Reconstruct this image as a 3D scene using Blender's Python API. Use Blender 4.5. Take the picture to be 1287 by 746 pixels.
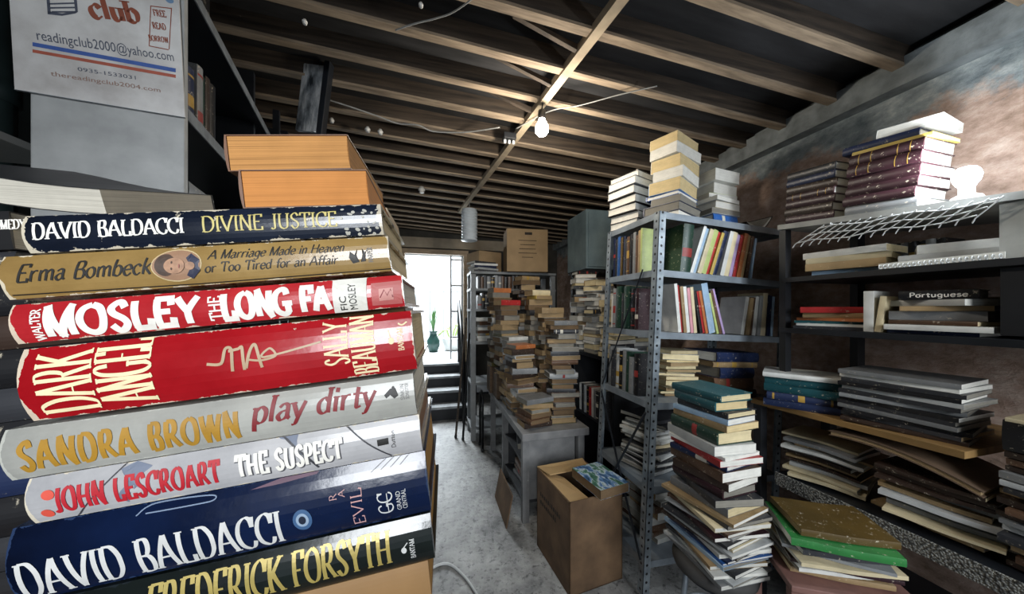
import bpy, bmesh, math, random
from mathutils import Vector, Matrix
for _o in list(bpy.data.objects): bpy.data.objects.remove(_o)
SC = bpy.context.scene
COL = SC.collection
PI = math.pi
# ------------------------------------------------------------------ camera
F = 400.0; CX = 643.5; HY = 388.0; YAW = math.atan(103/400.0); EYE = 1.4
cd = bpy.data.cameras.new('camera'); cam = bpy.data.objects.new('camera', cd); COL.objects.link(cam)
cd.sensor_width = 36.0; cd.lens = 36.0*F/1287; cd.clip_start = 0.02; cd.clip_end = 100
cd.shift_y = (HY-373.0)/1287
cam.location = (0, 0, EYE); cam.rotation_euler = (PI/2, 0, -YAW)
SC.camera = cam
# ------------------------------------------------------------------ light
w = bpy.data.worlds.new('daylight'); SC.world = w; w.use_nodes = True
bgn = w.node_tree.nodes['Background']
bgn.inputs[0].default_value = (0.78, 0.89, 1.0, 1); bgn.inputs[1].default_value = 0.36
def area(name, loc, rot, sx, sy, power, col):
    l = bpy.data.lights.new(name, 'AREA'); l.shape = 'RECTANGLE'; l.size = sx; l.size_y = sy
    l.energy = power; l.color = col
    o = bpy.data.objects.new(name, l); COL.objects.link(o); o.location = loc; o.rotation_euler = rot
    return o
# daylight falling in through the open shop front behind the viewer, and through the rear doorway; plus an added fill at right
sf = area('shopfront_daylight', (-0.54, -1.41, 1.75), (0, 0, 0), 0.5, 1.3, 7, (0.92, 0.96, 1.0))
sf.rotation_euler = (Vector((-.30, .35, 1.42))-sf.location).to_track_quat('-Z', 'Y').to_euler(); sf.data.spread = math.radians(62)
s2 = area('right_fill_light', (1.15, -1.5, 1.7), (0, 0, 0), .9, 1.2, 11, (0.9, 0.95, 1.0))  # unseen lamp added to brighten the lower right piles
s2.rotation_euler = (Vector((1.45, 1.0, .85))-s2.location).to_track_quat('-Z', 'Y').to_euler(); s2.data.spread = math.radians(70)
area('rear_yard_daylight', (0.05, 6.6, 2.6), (math.radians(-72), 0, 0), 2.0, 2.0, 300, (0.86, 0.94, 1.0))
area('yard_sky', (0.0, 6.4, 4.2), (math.radians(28), 0, 0), 3.0, 1.8, 420, (0.92, 0.97, 1.0))
vs = SC.view_settings
vs.view_transform = 'Standard'; vs.look = 'None'; vs.gamma = 1.0; vs.exposure = 0.0; vs.use_curve_mapping = False

# ------------------------------------------------------------------ helpers
R_ = Vector((math.cos(YAW), -math.sin(YAW), 0)); F_ = Vector((math.sin(YAW), math.cos(YAW), 0)); U_ = Vector((0, 0, 1))
CAMP = Vector((0, 0, EYE))
def cdir(px, py): return R_*((px-CX)/F) + U_*((HY-py)/F) + F_
def at(px, py, d): return CAMP + cdir(px, py)*d
def on(px, py, p, n):
    d = cdir(px, py); p = Vector(p); n = Vector(n)
    return CAMP + d*((p-CAMP).dot(n)/d.dot(n))
def lin(c):
    return tuple((v/12.92 if v <= .04045 else ((v+.055)/1.055)**2.4) for v in c)
def hexc(h): return lin(tuple(int(h[i:i+2], 16)/255 for i in (0, 2, 4)))

class MB:
    """collects shapes into one mesh"""
    def __init__(s): s.v = []; s.f = []
    def add(s, vs_, fs):
        b = len(s.v); s.v += [tuple(v) for v in vs_]; s.f += [tuple(i+b for i in f) for f in fs]; return s
    def box(s, lo, hi, M=None, bev=0):
        x0, y0, z0 = lo; x1, y1, z1 = hi
        if bev:
            bm = bmesh.new(); bmesh.ops.create_cube(bm, size=1)
            for v in bm.verts: v.co = Vector(((x0+x1)/2+v.co.x*(x1-x0), (y0+y1)/2+v.co.y*(y1-y0), (z0+z1)/2+v.co.z*(z1-z0)))
            bmesh.ops.bevel(bm, geom=list(bm.edges), offset=bev, segments=2, affect='EDGES', profile=.6)
            return s.bm(bm, M)
        vs_ = [Vector(p) for p in ((x0,y0,z0),(x1,y0,z0),(x1,y1,z0),(x0,y1,z0),(x0,y0,z1),(x1,y0,z1),(x1,y1,z1),(x0,y1,z1))]
        if M: vs_ = [M @ v for v in vs_]
        return s.add(vs_, [(0,3,2,1),(4,5,6,7),(0,1,5,4),(1,2,6,5),(2,3,7,6),(3,0,4,7)])
    def bm(s, bm, M=None):
        bm.verts.index_update()
        vs_ = [(M @ v.co) if M else v.co.copy() for v in bm.verts]
        fs = [[v.index for v in f.verts] for f in bm.faces]; bm.free(); return s.add(vs_, fs)
    def tube(s, pts, r, n=8, cap=True):
        pts = [Vector(p) for p in pts]; rr = r if isinstance(r, (list, tuple)) else [r]*len(pts)
        rings = []; prev = None
        for i, p in enumerate(pts):
            t = (pts[min(i+1, len(pts)-1)]-pts[max(i-1, 0)]).normalized()
            if prev is None:
                a = Vector((0,0,1)) if abs(t.z) < .9 else Vector((1,0,0)); u = t.cross(a).normalized()
            else: u = (prev - t*prev.dot(t)).normalized()
            prev = u; v = t.cross(u)
            rings.append([p + (u*math.cos(2*PI*k/n)+v*math.sin(2*PI*k/n))*rr[i] for k in range(n)])
        vs_ = [q for g in rings for q in g]; fs = []
        for i in range(len(pts)-1):
            for k in range(n): fs.append((i*n+k, i*n+(k+1)%n, (i+1)*n+(k+1)%n, (i+1)*n+k))
        if cap: fs += [tuple(range(n))[::-1], tuple(range((len(pts)-1)*n, len(pts)*n))]
        return s.add(vs_, fs)
    def lathe(s, prof, n=24, M=None):
        vs_ = []; fs = []
        for r, z in prof: vs_ += [Vector((r*math.cos(2*PI*k/n), r*math.sin(2*PI*k/n), z)) for k in range(n)]
        if M: vs_ = [M @ v for v in vs_]
        for i in range(len(prof)-1):
            for k in range(n): fs.append((i*n+k, i*n+(k+1)%n, (i+1)*n+(k+1)%n, (i+1)*n+k))
        fs += [tuple(range(n))[::-1], tuple(range((len(prof)-1)*n, len(prof)*n))]
        return s.add(vs_, fs)
    def prism(s, poly, d):
        """poly: 3D points of a planar outline; d: thickness vector"""
        n = len(poly); d = Vector(d); p = [Vector(q) for q in poly]
        return s.add(p+[q+d for q in p], [tuple(range(n))[::-1], tuple(range(n, 2*n))]+[(i, (i+1)%n, n+(i+1)%n, n+i) for i in range(n)])
    def build(s, name, m, parent=None, smooth=False, world=None):
        me = bpy.data.meshes.new(name); me.from_pydata(s.v, [], s.f); me.update()
        bm = bmesh.new(); bm.from_mesh(me); bmesh.ops.recalc_face_normals(bm, faces=bm.faces); bm.to_mesh(me); bm.free()
        if smooth:
            for p in me.polygons: p.use_smooth = True
        o = bpy.data.objects.new(name, me); COL.objects.link(o); me.materials.append(m)
        if parent: o.parent = parent
        if world: o.matrix_world = world
        return o
def tag(o, label=None, cat=None, group=None, kind=None):
    if label: o['label'] = label
    if cat: o['category'] = cat
    if group: o['group'] = group
    if kind: o['kind'] = kind
    return o
def thing(name, label, cat, M=None, group=None):
    o = bpy.data.objects.new(name, None); COL.objects.link(o); o.empty_display_size = .05
    if M is not None: o.matrix_world = M if isinstance(M, Matrix) else Matrix.Translation(M)
    return tag(o, label, cat, group)
def frame(o, x, y, z): # matrix from axes
    m = Matrix.Identity(4)
    for i, a in enumerate((x, y, z)):
        for k in range(3): m[k][i] = a[k]
    for k in range(3): m[k][3] = o[k]
    return m
def TR(x, y, z, rz=0, rx=0, ry=0):
    return Matrix.Translation((x, y, z)) @ Matrix.Rotation(rz, 4, 'Z') @ Matrix.Rotation(rx, 4, 'X') @ Matrix.Rotation(ry, 4, 'Y')

# ------------------------------------------------------------------ materials
class NT:
    def __init__(s, name, rough=.6, metal=0, spec=.5):
        s.m = bpy.data.materials.new(name); s.m.use_nodes = True; s.t = s.m.node_tree
        s.b = s.t.nodes['Principled BSDF']; s.b.inputs['Roughness'].default_value = rough
        s.b.inputs['Metallic'].default_value = metal; s.b.inputs['Specular IOR Level'].default_value = spec
        s.co = s.n('ShaderNodeTexCoord')
    def n(s, k, **kw):
        x = s.t.nodes.new(k)
        for a, b in kw.items(): setattr(x, a, b)
        return x
    def l(s, a, b): s.t.links.new(a, b)
    def noise(s, scale, detail=4, vec=None, sc3=None, rough=.55):
        x = s.n('ShaderNodeTexNoise'); x.inputs['Scale'].default_value = scale; x.inputs['Detail'].default_value = detail
        x.inputs['Roughness'].default_value = rough
        v = vec or s.co.outputs['Object']
        if sc3:
            mp = s.n('ShaderNodeMapping'); mp.inputs['Scale'].default_value = sc3; s.l(v, mp.inputs['Vector']); v = mp.outputs[0]
        s.l(v, x.inputs['Vector']); return x.outputs['Fac']
    def ramp(s, fac, stops):
        r = s.n('ShaderNodeValToRGB'); e = r.color_ramp.elements
        while len(e) < len(stops): e.new(.5)
        for el, (p, c) in zip(e, stops): el.position = p; el.color = (*c, 1) if len(c) == 3 else c
        s.l(fac, r.inputs[0]); return r.outputs[0]
    def mix(s, fac, a, b, mode='MIX'):
        x = s.n('ShaderNodeMix', data_type='RGBA', blend_type=mode)
        for sock, val in ((x.inputs[0], fac), (x.inputs[6], a), (x.inputs[7], b)):
            if isinstance(val, (int, float)): sock.default_value = val
            elif isinstance(val, tuple): sock.default_value = (*val, 1)
            else: s.l(val, sock)
        return x.outputs[2]
    def math(s, op, a, b=None):
        x = s.n('ShaderNodeMath', operation=op)
        for sock, val in zip(x.inputs, (a, b)):
            if val is None: continue
            if isinstance(val, (int, float)): sock.default_value = val
            else: s.l(val, sock)
        return x.outputs[0]
    def rnd(s, col, amt=.25):
        oi = s.n('ShaderNodeObjectInfo')
        f = s.math('MULTIPLY_ADD', oi.outputs['Random'], 2*amt); f.node.inputs[2].default_value = 1-amt
        hs = s.n('ShaderNodeHueSaturation'); s.l(f, hs.inputs['Value']); s.l(col, hs.inputs['Color']); return hs.outputs[0]
    def bump(s, fac, st=.3, dist=.01):
        b = s.n('ShaderNodeBump'); b.inputs['Strength'].default_value = st; b.inputs['Distance'].default_value = dist
        s.l(fac, b.inputs['Height']); s.l(b.outputs[0], s.b.inputs['Normal'])
    def out(s, col): s.l(col, s.b.inputs['Base Color']); return s.m
_mc = {}
def plain(name, h, rough=.6, var=.2, scale=9, metal=0, spec=.5, bump=0, h2=None, rnd=0, sc3=None):
    key = (name, h)
    if key in _mc: return _mc[key]
    c = hexc(h); t = NT(name, rough, metal, spec)
    f = t.noise(scale, 6, sc3=sc3)
    c2 = hexc(h2) if h2 else tuple(min(1, v*(1+var)) for v in c)
    col = t.ramp(f, [(.3, tuple(v*(1-var) for v in c)), (.7, c2)])
    if rnd: col = t.rnd(col, rnd)
    if bump: t.bump(f, bump)
    _mc[key] = t.out(col); return _mc[key]
def cover_mat(name, h, rough=.45, scuff=0.0, scuffc='d8cdb6', spec=.5):
    key = ('cover', name, h, scuff, rough)
    if key in _mc: return _mc[key]
    c = hexc(h); t = NT(name, rough, 0, spec)
    f = t.noise(14, 5)
    col = t.ramp(f, [(.3, tuple(v*.8 for v in c)), (.7, tuple(min(1, v*1.15) for v in c))])
    col = t.rnd(col, .18)
    if scuff:
        f2 = t.noise(70, 8, rough=.75)
        k = t.ramp(f2, [(.62-scuff*.2, (0, 0, 0)), (.70-scuff*.2, (1, 1, 1))])
        col = t.mix(k, col, hexc(scuffc))
    _mc[key] = t.out(col); return _mc[key]
def page_mat(name, h, streak=.45):
    key = ('page', name, h)
    if key in _mc: return _mc[key]
    c = hexc(h); t = NT(name, .85, 0, .15)
    f = t.noise(1, 2, sc3=(6, 6, 1500)); g = t.noise(30, 4)
    a = t.ramp(f, [(.32, tuple(v*(1-streak) for v in c)), (.55, c)])
    col = t.mix(.5, a, t.ramp(g, [(.3, tuple(v*.72 for v in c)), (.7, c)]))
    col = t.rnd(col, .12)
    t.bump(f, .25, .002)
    _mc[key] = t.out(col); return _mc[key]

COVERS = {'white': 'd6d6d0', 'cream': 'cdbf9c', 'tan': 'a08762', 'brown': '5b4332', 'dark brown': '33261f', 'black': '17171a', 'charcoal': '2e2f33',
 'grey': '7d7f80', 'light grey': 'b3b5b4', 'navy': '1b2746', 'blue': '2c5da0', 'pale blue': '9db8d0', 'teal': '1c4f56', 'green': '2f7a3c', 'dark green': '1e3a2e',
 'olive': '5a5530', 'maroon': '311a20', 'red': 'a62a2a', 'orange': 'b06a3c', 'yellow': 'bfa550', 'lime': 'aebb74', 'lilac': 'a58fb5', 'pink': 'c98f98', 'ochre': '5c4922'}
PAGES = {'white': 'e3e1d8', 'cream': 'd9c9a0', 'tan': 'a58d6a', 'grey': '8e8a80', 'brown': '77624a', 'yellowed': 'd3be90'}
def cm(c): return cover_mat('cover '+c, COVERS[c], .42, .12 if c not in ('white', 'cream', 'light grey') else 0.0)
def pm(c): return page_mat('page edges '+c, PAGES[c])

# ------------------------------------------------------------------ books
def cover_mesh(L, W, T, t, bulge, nx=1, warp=None):
    ny = 4 if warp else 1
    prof = []
    for i in range(ny+1): prof.append((W/2-W*i/ny, 0.0))
    if bulge > 0:
        for k in range(1, 8):
            v = k/8; prof.append((-W/2-bulge*(1-(2*v-1)**2), T*v))
    for i in range(ny+1): prof.append((-W/2+W*i/ny, T))
    yi = -W/2+max(t, .001)
    for i in range(ny+1): prof.append((W/2+(yi-W/2)*i/ny, T-t))
    for i in range(ny+1): prof.append((yi+(W/2-yi)*i/ny, t))
    n = len(prof); vs_ = []; fs = []
    for i in range(nx+1):
        x = -L/2+L*i/nx
        for y, z in prof: vs_.append((x, y, z+(warp(x/L, y/W) if warp else 0)))
    for i in range(nx):
        for k in range(n): fs.append((i*n+k, i*n+(k+1) % n, (i+1)*n+(k+1) % n, (i+1)*n+k))
    # end caps: quads between outer and inner
    for base in (0, nx*n):
        o_n = n-2*(ny+1)
        top_o = list(range(o_n-ny-1, o_n)); top_i = list(range(o_n, o_n+ny+1))
        bot_o = list(range(0, ny+1)); bot_i = list(range(o_n+ny+1, n))
        for k in range(ny):
            fs.append((base+top_o[ny-k], base+top_o[ny-k-1], base+top_i[k+1], base+top_i[k]))
            fs.append((base+bot_o[k], base+bot_o[k+1], base+bot_i[ny-k-1], base+bot_i[ny-k]))
        sp = list(range(ny, o_n-ny))
        fs.append(tuple(base+i for i in sp)+(base+top_i[ny], base+bot_i[0]))
    return MB().add(vs_, fs)
def page_mesh(L, W, T, t, oh, nx=1, warp=None, concave=.0):
    ny = 4
    e = .0003
    y0 = -W/2+max(t, .001)+e; y1 = W/2-oh; x0 = L/2-oh; z0 = t+e; z1 = T-t-e
    prof = [(y0+(y1-y0)*i/ny, z1) for i in range(ny+1)]
    for k in range(1, 4): prof.append((y1-concave*(1-(2*k/4-1)**2), z1+(z0-z1)*k/4))
    prof += [(y1+(y0-y1)*i/ny, z0) for i in range(ny+1)]
    n = len(prof); vs_ = []; fs = []
    for i in range(nx+1):
        x = -x0+2*x0*i/nx
        for y, z in prof: vs_.append((x, y, z+(warp(x/L, y/W) if warp else 0)))
    for i in range(nx):
        for k in range(n): fs.append((i*n+k, i*n+(k+1) % n, (i+1)*n+(k+1) % n, (i+1)*n+k))
    for base in (0, nx*n):
        for k in range(ny-0):
            fs.append((base+k, base+k+1, base+(n-1-k-1), base+(n-1-k)))
        fs.append(tuple(base+i for i in range(ny, ny+5)))
    return MB().add(vs_, fs)
NAMES = {'hard': 'hardback_book', 'soft': 'paperback_book', 'mag': 'magazine', 'sheaf': 'paper_bundle', 'bound': 'bound_volume'}
WORD = {'hard': 'hardback', 'soft': 'paperback', 'mag': 'magazine', 'sheaf': 'bundle of loose paper', 'bound': 'bound volume'}
CATS = {'hard': 'book', 'soft': 'book', 'mag': 'magazine', 'sheaf': 'papers', 'bound': 'book'}
def book(M, L, W, T, kind, cover, page, label, group=None, warp=None, band=None, mats=None):
    root = thing(NAMES[kind], label, CATS[kind], M, group)
    if kind in ('hard', 'bound'): t, oh, bu = min(.0028, T*.16), .0035, min(.006, T*.14)
    elif kind == 'soft': t, oh, bu = .0007, .0006, min(.0012, T*.06)
    elif kind == 'mag': t, oh, bu = .0005, .001, .0
    else: t, oh, bu = .0003, .001, .0
    nx = 10 if warp else 1
    cmx, pmx = mats if mats else (cm(cover), pm(page))
    cover_mesh(L, W, T, t, bu, nx, warp).build('cover', cmx, root)
    page_mesh(L, W, T, t, oh, nx, warp, concave=T*.10 if kind in ('hard', 'bound') else T*.03).build('page_block', pmx, root)
    if band and T > .012:
        for (a, b, bc) in band:
            s_ = []; f_ = []
            for k in range(9):
                v = .04+.92*k/8; y = -W/2-bu*(1-(2*v-1)**2)-.0004
                s_ += [(L*a, y, T*v), (L*b, y, T*v)]
            for k in range(8): f_.append((2*k, 2*k+1, 2*k+3, 2*k+2))
            MB().add(s_, f_).build('spine_label', bc, root)
    root['_h'] = T
    return root
ONES = 'zeroth first second third fourth fifth sixth seventh eighth ninth tenth eleventh twelfth thirteenth fourteenth fifteenth sixteenth seventeenth eighteenth nineteenth twentieth'.split()
def ordw(n):
    if n <= 20: return ONES[n]
    if n % 10 == 0: return {30: 'thirtieth', 40: 'fortieth'}[n]
    return {2: 'twenty', 3: 'thirty', 4: 'forty'}[n//10]+'-'+ONES[n % 10]
GOLD = None
def bands(rng, kind):
    if kind not in ('hard', 'bound') or rng.random() < .6: return None
    m = rng.choice([plain('gold stamping', 'a8873f', .4), plain('white title panel', 'cfcabb', .6), plain('red title panel', '8f2f2a', .5)])
    if kind == 'bound':
        m = plain('gold stamping', 'a8873f', .4); return [(q_, q_+.012, m) for q_ in (-.36, -.18, .18, .34)]
    a = rng.uniform(-.25, .0)
    return [(a, a+rng.uniform(.08, .2), m)]+([(.36, .39, m), (-.42, -.39, m)] if rng.random() < .5 else [])
def gen(rng, height, covers, pages, L=(.19, .24), W=(.13, .17), T=(.02, .045), kinds=('hard', 'soft')):
    out = []; z = 0
    while z < height:
        k = rng.choice(kinds); t = rng.uniform(*T)
        if k == 'mag': t = min(t, rng.uniform(.006, .016))
        out.append(dict(T=t, L=rng.uniform(*L), W=rng.uniform(*W), kind=k, cover=rng.choice(covers), page=rng.choice(pages)))
        z += t+.0006
    return out[::-1]
def sagwarp(rng, amt):
    a, b, c = rng.uniform(-1, 1)*amt, rng.uniform(-1, 1)*amt, rng.uniform(0, 6)
    return lambda x, y: a*x*x*2+b*y*y*1.5+amt*.3*math.sin(7*x+c)
def stack(rng, items, M, desc, group, jit=(.008, .012, .10), lean=(0, 0), flips=(0,), warp=0, order='top'):
    """items listed from the top down; M: frame of the stack's base; same warp for the pile so that the leaves nest"""
    w0 = sagwarp(rng, warp) if warp else None; wp = None
    z = .0006; n = len(items)
    if w0: z -= min(w0((i/20-.5)*1.2, (j/20-.5)*1.2) for i in range(21) for j in range(21))
    for i, it in enumerate(reversed(items)):
        k = n-i
        if w0: wp = (lambda lx, ly: lambda x, y: w0(x*lx, y*ly))(it['L']/.27, it['W']/.2)
        yaw = it.get('yaw', rng.gauss(0, jit[2])+rng.choice(flips))
        m = M @ TR(lean[0]*z+rng.gauss(0, jit[0])+it.get('dx', 0), lean[1]*z+rng.gauss(0, jit[1])+it.get('dy', 0), z, yaw)
        pos = 'topmost in' if k == 1 else ('lowest in' if k == n and n > 1 else ordw(k)+' down in')
        lb = it.get('label') or '%s %s %s %s' % (it['cover'], WORD[it['kind']], pos, desc)
        book(m, it['L'], it['W'], it['T'], it['kind'], it['cover'], it['page'], lb, group, wp, bands(rng, it['kind']))
        z += it['T']+(.0008 if not warp else .0038)
    return z
STAND = Matrix(((0, 0, -1, 0), (0, 1, 0, 0), (1, 0, 0, 0), (0, 0, 0, 1)))
def row(rng, items, M, desc, group, lean=0.0, gap=.0012, dirn=1):
    """standing books; M: x along the row, -y towards the viewer, z up. items from left; lean>0 tops to the right"""
    x = 0; n = len(items)
    for i, it in enumerate(items):
        a = it.get('lean', lean); T, L, W = it['T'], it['L'], it['W']
        step = T/max(.3, math.cos(a))
        # local standing book: x in [-T,0], z in [-L/2,L/2] -> shift to z>=0, lean about the low corner
        S = Matrix.Translation((T/2, 0, L/2)) @ STAND @ Matrix.Translation((0, 0, -T/2))
        # now x in [0,T] after mapping
        Rm = Matrix.Rotation(a, 4, 'Y')
        cs = [Rm @ Vector((cx, 0, cz)) for cx in (0, T) for cz in (0, L)]
        lowz = min(c.z for c in cs)
        xoff = x + (T*math.sin(a)*math.tan(a) if a > 0 else 0)
        S = Matrix.Translation((xoff+it.get('gap', 0), W/2+it.get('dy', rng.uniform(0, .012)), -lowz+.0005)) @ Rm @ Matrix.Translation((0, 0, 0)) @ S
        lb = it.get('label') or '%s %s %s from left %s' % (it['cover'], WORD[it['kind']], ordw(i+1), desc)
        book(M @ S, L, W, T, it['kind'], it['cover'], it['page'], lb, group, None, bands(rng, it['kind']))
        x += step+gap+it.get('gap', 0)
        nxt = items[i+1].get('lean', lean) if i+1 < n else a
        if nxt > a+.001: pass
        elif nxt < a-.001: x += L*(math.sin(a)-math.sin(nxt))
    return x
# ------------------------------------------------------------------ lettering: a small pen-stroke alphabet
# stroke codes: s straight with serifs at both ends, b serif at the first end only, l plain, c smooth curve
GL = {
'A': (.80, [('b', (0,0,.38,1)), ('b', (.8,0,.40,1)), ('l', (.16,.36,.63,.36))]),
'B': (.62, [('s', (.1,0,.1,1)), ('c', (.1,1,.42,.98,.52,.77,.42,.56,.1,.53)), ('c', (.1,.53,.48,.5,.6,.27,.48,.02,.1,0))]),
'C': (.74, [('c', (.70,.76,.62,.94,.40,1,.13,.85,.03,.5,.13,.15,.40,0,.62,.05,.74,.24)), ('l', (.70,.72,.72,.98))]),
'D': (.78, [('s', (.1,0,.1,1)), ('c', (.1,1,.45,.97,.7,.75,.76,.5,.7,.25,.45,.03,.1,0))]),
'E': (.62, [('s', (.1,0,.1,1)), ('l', (.1,1,.56,1,.58,.84)), ('l', (.1,.52,.44,.52)), ('l', (.1,0,.58,0,.61,.18))]),
'F': (.58, [('s', (.1,0,.1,1)), ('l', (.1,1,.56,1,.58,.82)), ('l', (.1,.52,.42,.52))]),
'G': (.80, [('c', (.70,.78,.62,.95,.40,1,.13,.85,.03,.5,.13,.15,.40,0,.62,.03,.72,.12)), ('b', (.72,.42,.72,.06)), ('l', (.58,.42,.82,.42))]),
'H': (.80, [('s', (.1,0,.1,1)), ('s', (.7,0,.7,1)), ('l', (.1,.51,.7,.51))]),
'I': (.24, [('s', (.12,0,.12,1))]),
'J': (.42, [('b', (.3,1,.3,.2)), ('c', (.3,.24,.27,.06,.14,0,.02,.08))]),
'K': (.74, [('s', (.1,0,.1,1)), ('b', (.66,1,.1,.42)), ('b', (.72,0,.28,.6))]),
'L': (.60, [('s', (.1,0,.1,1)), ('l', (.1,0,.56,0,.60,.22))]),
'M': (.92, [('s', (.1,0,.1,1)), ('l', (.1,1,.46,.05)), ('l', (.82,1,.46,.05)), ('s', (.82,0,.82,1))]),
'N': (.80, [('s', (.1,0,.1,1)), ('l', (.1,1,.7,0)), ('s', (.7,0,.7,1))]),
'O': (.82, [('c', (.41,1,.14,.86,.03,.5,.14,.14,.41,0,.68,.14,.79,.5,.68,.86,.41,1))]),
'P': (.60, [('s', (.1,0,.1,1)), ('c', (.1,1,.44,.97,.57,.74,.44,.5,.1,.46))]),
'R': (.72, [('s', (.1,0,.1,1)), ('c', (.1,1,.44,.97,.56,.75,.44,.53,.1,.5)), ('b', (.70,0,.32,.51))]),
'S': (.58, [('c', (.53,.8,.42,.97,.26,1,.08,.82,.14,.62,.45,.40,.54,.2,.38,.02,.2,0,.04,.2))]),
'T': (.70, [('s', (.35,0,.35,1)), ('l', (0,.83,.02,1,.68,1,.70,.83))]),
'U': (.76, [('b', (.1,1,.1,.34)), ('c', (.1,.36,.16,.1,.38,0,.60,.1,.66,.36)), ('b', (.66,1,.66,.34))]),
'V': (.76, [('b', (0,1,.38,0)), ('b', (.76,1,.38,0))]),
'W': (1.05, [('b', (0,1,.28,0)), ('l', (.52,.95,.28,0)), ('l', (.52,.95,.78,0)), ('b', (1.05,1,.78,0))]),
'X': (.72, [('s', (0,1,.7,0)), ('s', (.7,1,0,0))]),
'Y': (.74, [('b', (0,1,.37,.46)), ('b', (.74,1,.37,.46)), ('b', (.37,0,.37,.46))]),
'a': (.54, [('c', (.08,.5,.24,.62,.4,.56,.43,.4,.43,.12,.53,.02)), ('c', (.43,.36,.2,.33,.05,.17,.15,0,.32,.04,.43,.16))]),
'b': (.55, [('b', (.09,1,.09,0)), ('c', (.09,.46,.28,.62,.48,.5,.52,.3,.45,.08,.28,0,.09,.1))]),
'c': (.48, [('c', (.45,.48,.28,.62,.09,.5,.04,.3,.12,.08,.28,0,.47,.12))]),
'd': (.57, [('b', (.47,1,.47,0)), ('c', (.47,.46,.28,.62,.09,.5,.04,.3,.11,.08,.28,0,.47,.12))]),
'e': (.52, [('c', (.06,.33,.3,.34,.48,.37,.43,.56,.28,.62,.1,.5,.05,.28,.15,.04,.32,0,.5,.14))]),
'f': (.36, [('c', (.44,.93,.33,1,.21,.88,.19,.6,.19,.3,.19,0)), ('l', (.04,.6,.36,.6))]),
'g': (.54, [('c', (.45,.46,.28,.62,.09,.5,.05,.3,.12,.1,.28,.04,.45,.16)), ('c', (.46,.62,.46,.2,.43,-.2,.25,-.3,.06,-.22))]),
'h': (.56, [('b', (.09,1,.09,0)), ('c', (.09,.42,.28,.62,.44,.54,.46,.34,.46,0))]),
'i': (.22, [('b', (.1,.62,.1,0)), ('l', (.1,.80,.1,.92))]),
'k': (.54, [('b', (.09,1,.09,0)), ('l', (.46,.62,.09,.26)), ('l', (.22,.36,.52,0))]),
'l': (.22, [('b', (.1,1,.1,0))]),
'm': (.86, [('b', (.09,.62,.09,0)), ('c', (.09,.42,.26,.62,.40,.54,.43,.34,.43,0)), ('c', (.43,.42,.60,.62,.74,.54,.77,.34,.77,0))]),
'n': (.56, [('b', (.09,.62,.09,0)), ('c', (.09,.42,.28,.62,.44,.54,.46,.34,.46,0))]),
'o': (.54, [('c', (.27,.62,.1,.52,.04,.31,.1,.1,.27,0,.44,.1,.5,.31,.44,.52,.27,.62))]),
'p': (.55, [('b', (.09,.62,.09,-.32)), ('c', (.09,.46,.28,.62,.48,.5,.52,.3,.45,.08,.28,0,.09,.1))]),
'r': (.42, [('b', (.09,.62,.09,0)), ('c', (.09,.4,.22,.58,.40,.6))]),
's': (.44, [('c', (.40,.5,.25,.62,.09,.5,.14,.36,.36,.25,.41,.11,.25,0,.05,.1))]),
't': (.38, [('c', (.18,.86,.18,.3,.21,.03,.38,.08)), ('l', (.02,.6,.36,.6))]),
'u': (.56, [('c', (.09,.62,.09,.25,.16,.04,.3,.02,.46,.2)), ('b', (.46,.62,.46,0))]),
'v': (.50, [('b', (0,.62,.25,0)), ('b', (.5,.62,.25,0))]),
'y': (.50, [('b', (0,.62,.25,.02)), ('c', (.5,.62,.25,.02,.12,-.25,-.02,-.28))]),
' ': (.34, []), '&': (.7, [('c', (.68,.0,.2,.7,.3,.98,.46,.82,.1,.3,.25,0,.66,.4))]), '.': (.2, [('l', (.1,0,.1,.08))]),
}
def crom(p, n=7):
    out = []
    for i in range(len(p)-1):
        a = p[i-1] if i else p[0]; b = p[i]; c = p[i+1]; d = p[i+2] if i+2 < len(p) else p[-1]
        for k in range(n):
            t = k/n
            out.append(tuple(.5*(2*b[j]+(c[j]-a[j])*t+(2*a[j]-5*b[j]+4*c[j]-d[j])*t*t+(3*b[j]-a[j]-3*c[j]+d[j])*t**3) for j in (0, 1)))
    out.append(p[-1]); return out
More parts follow.
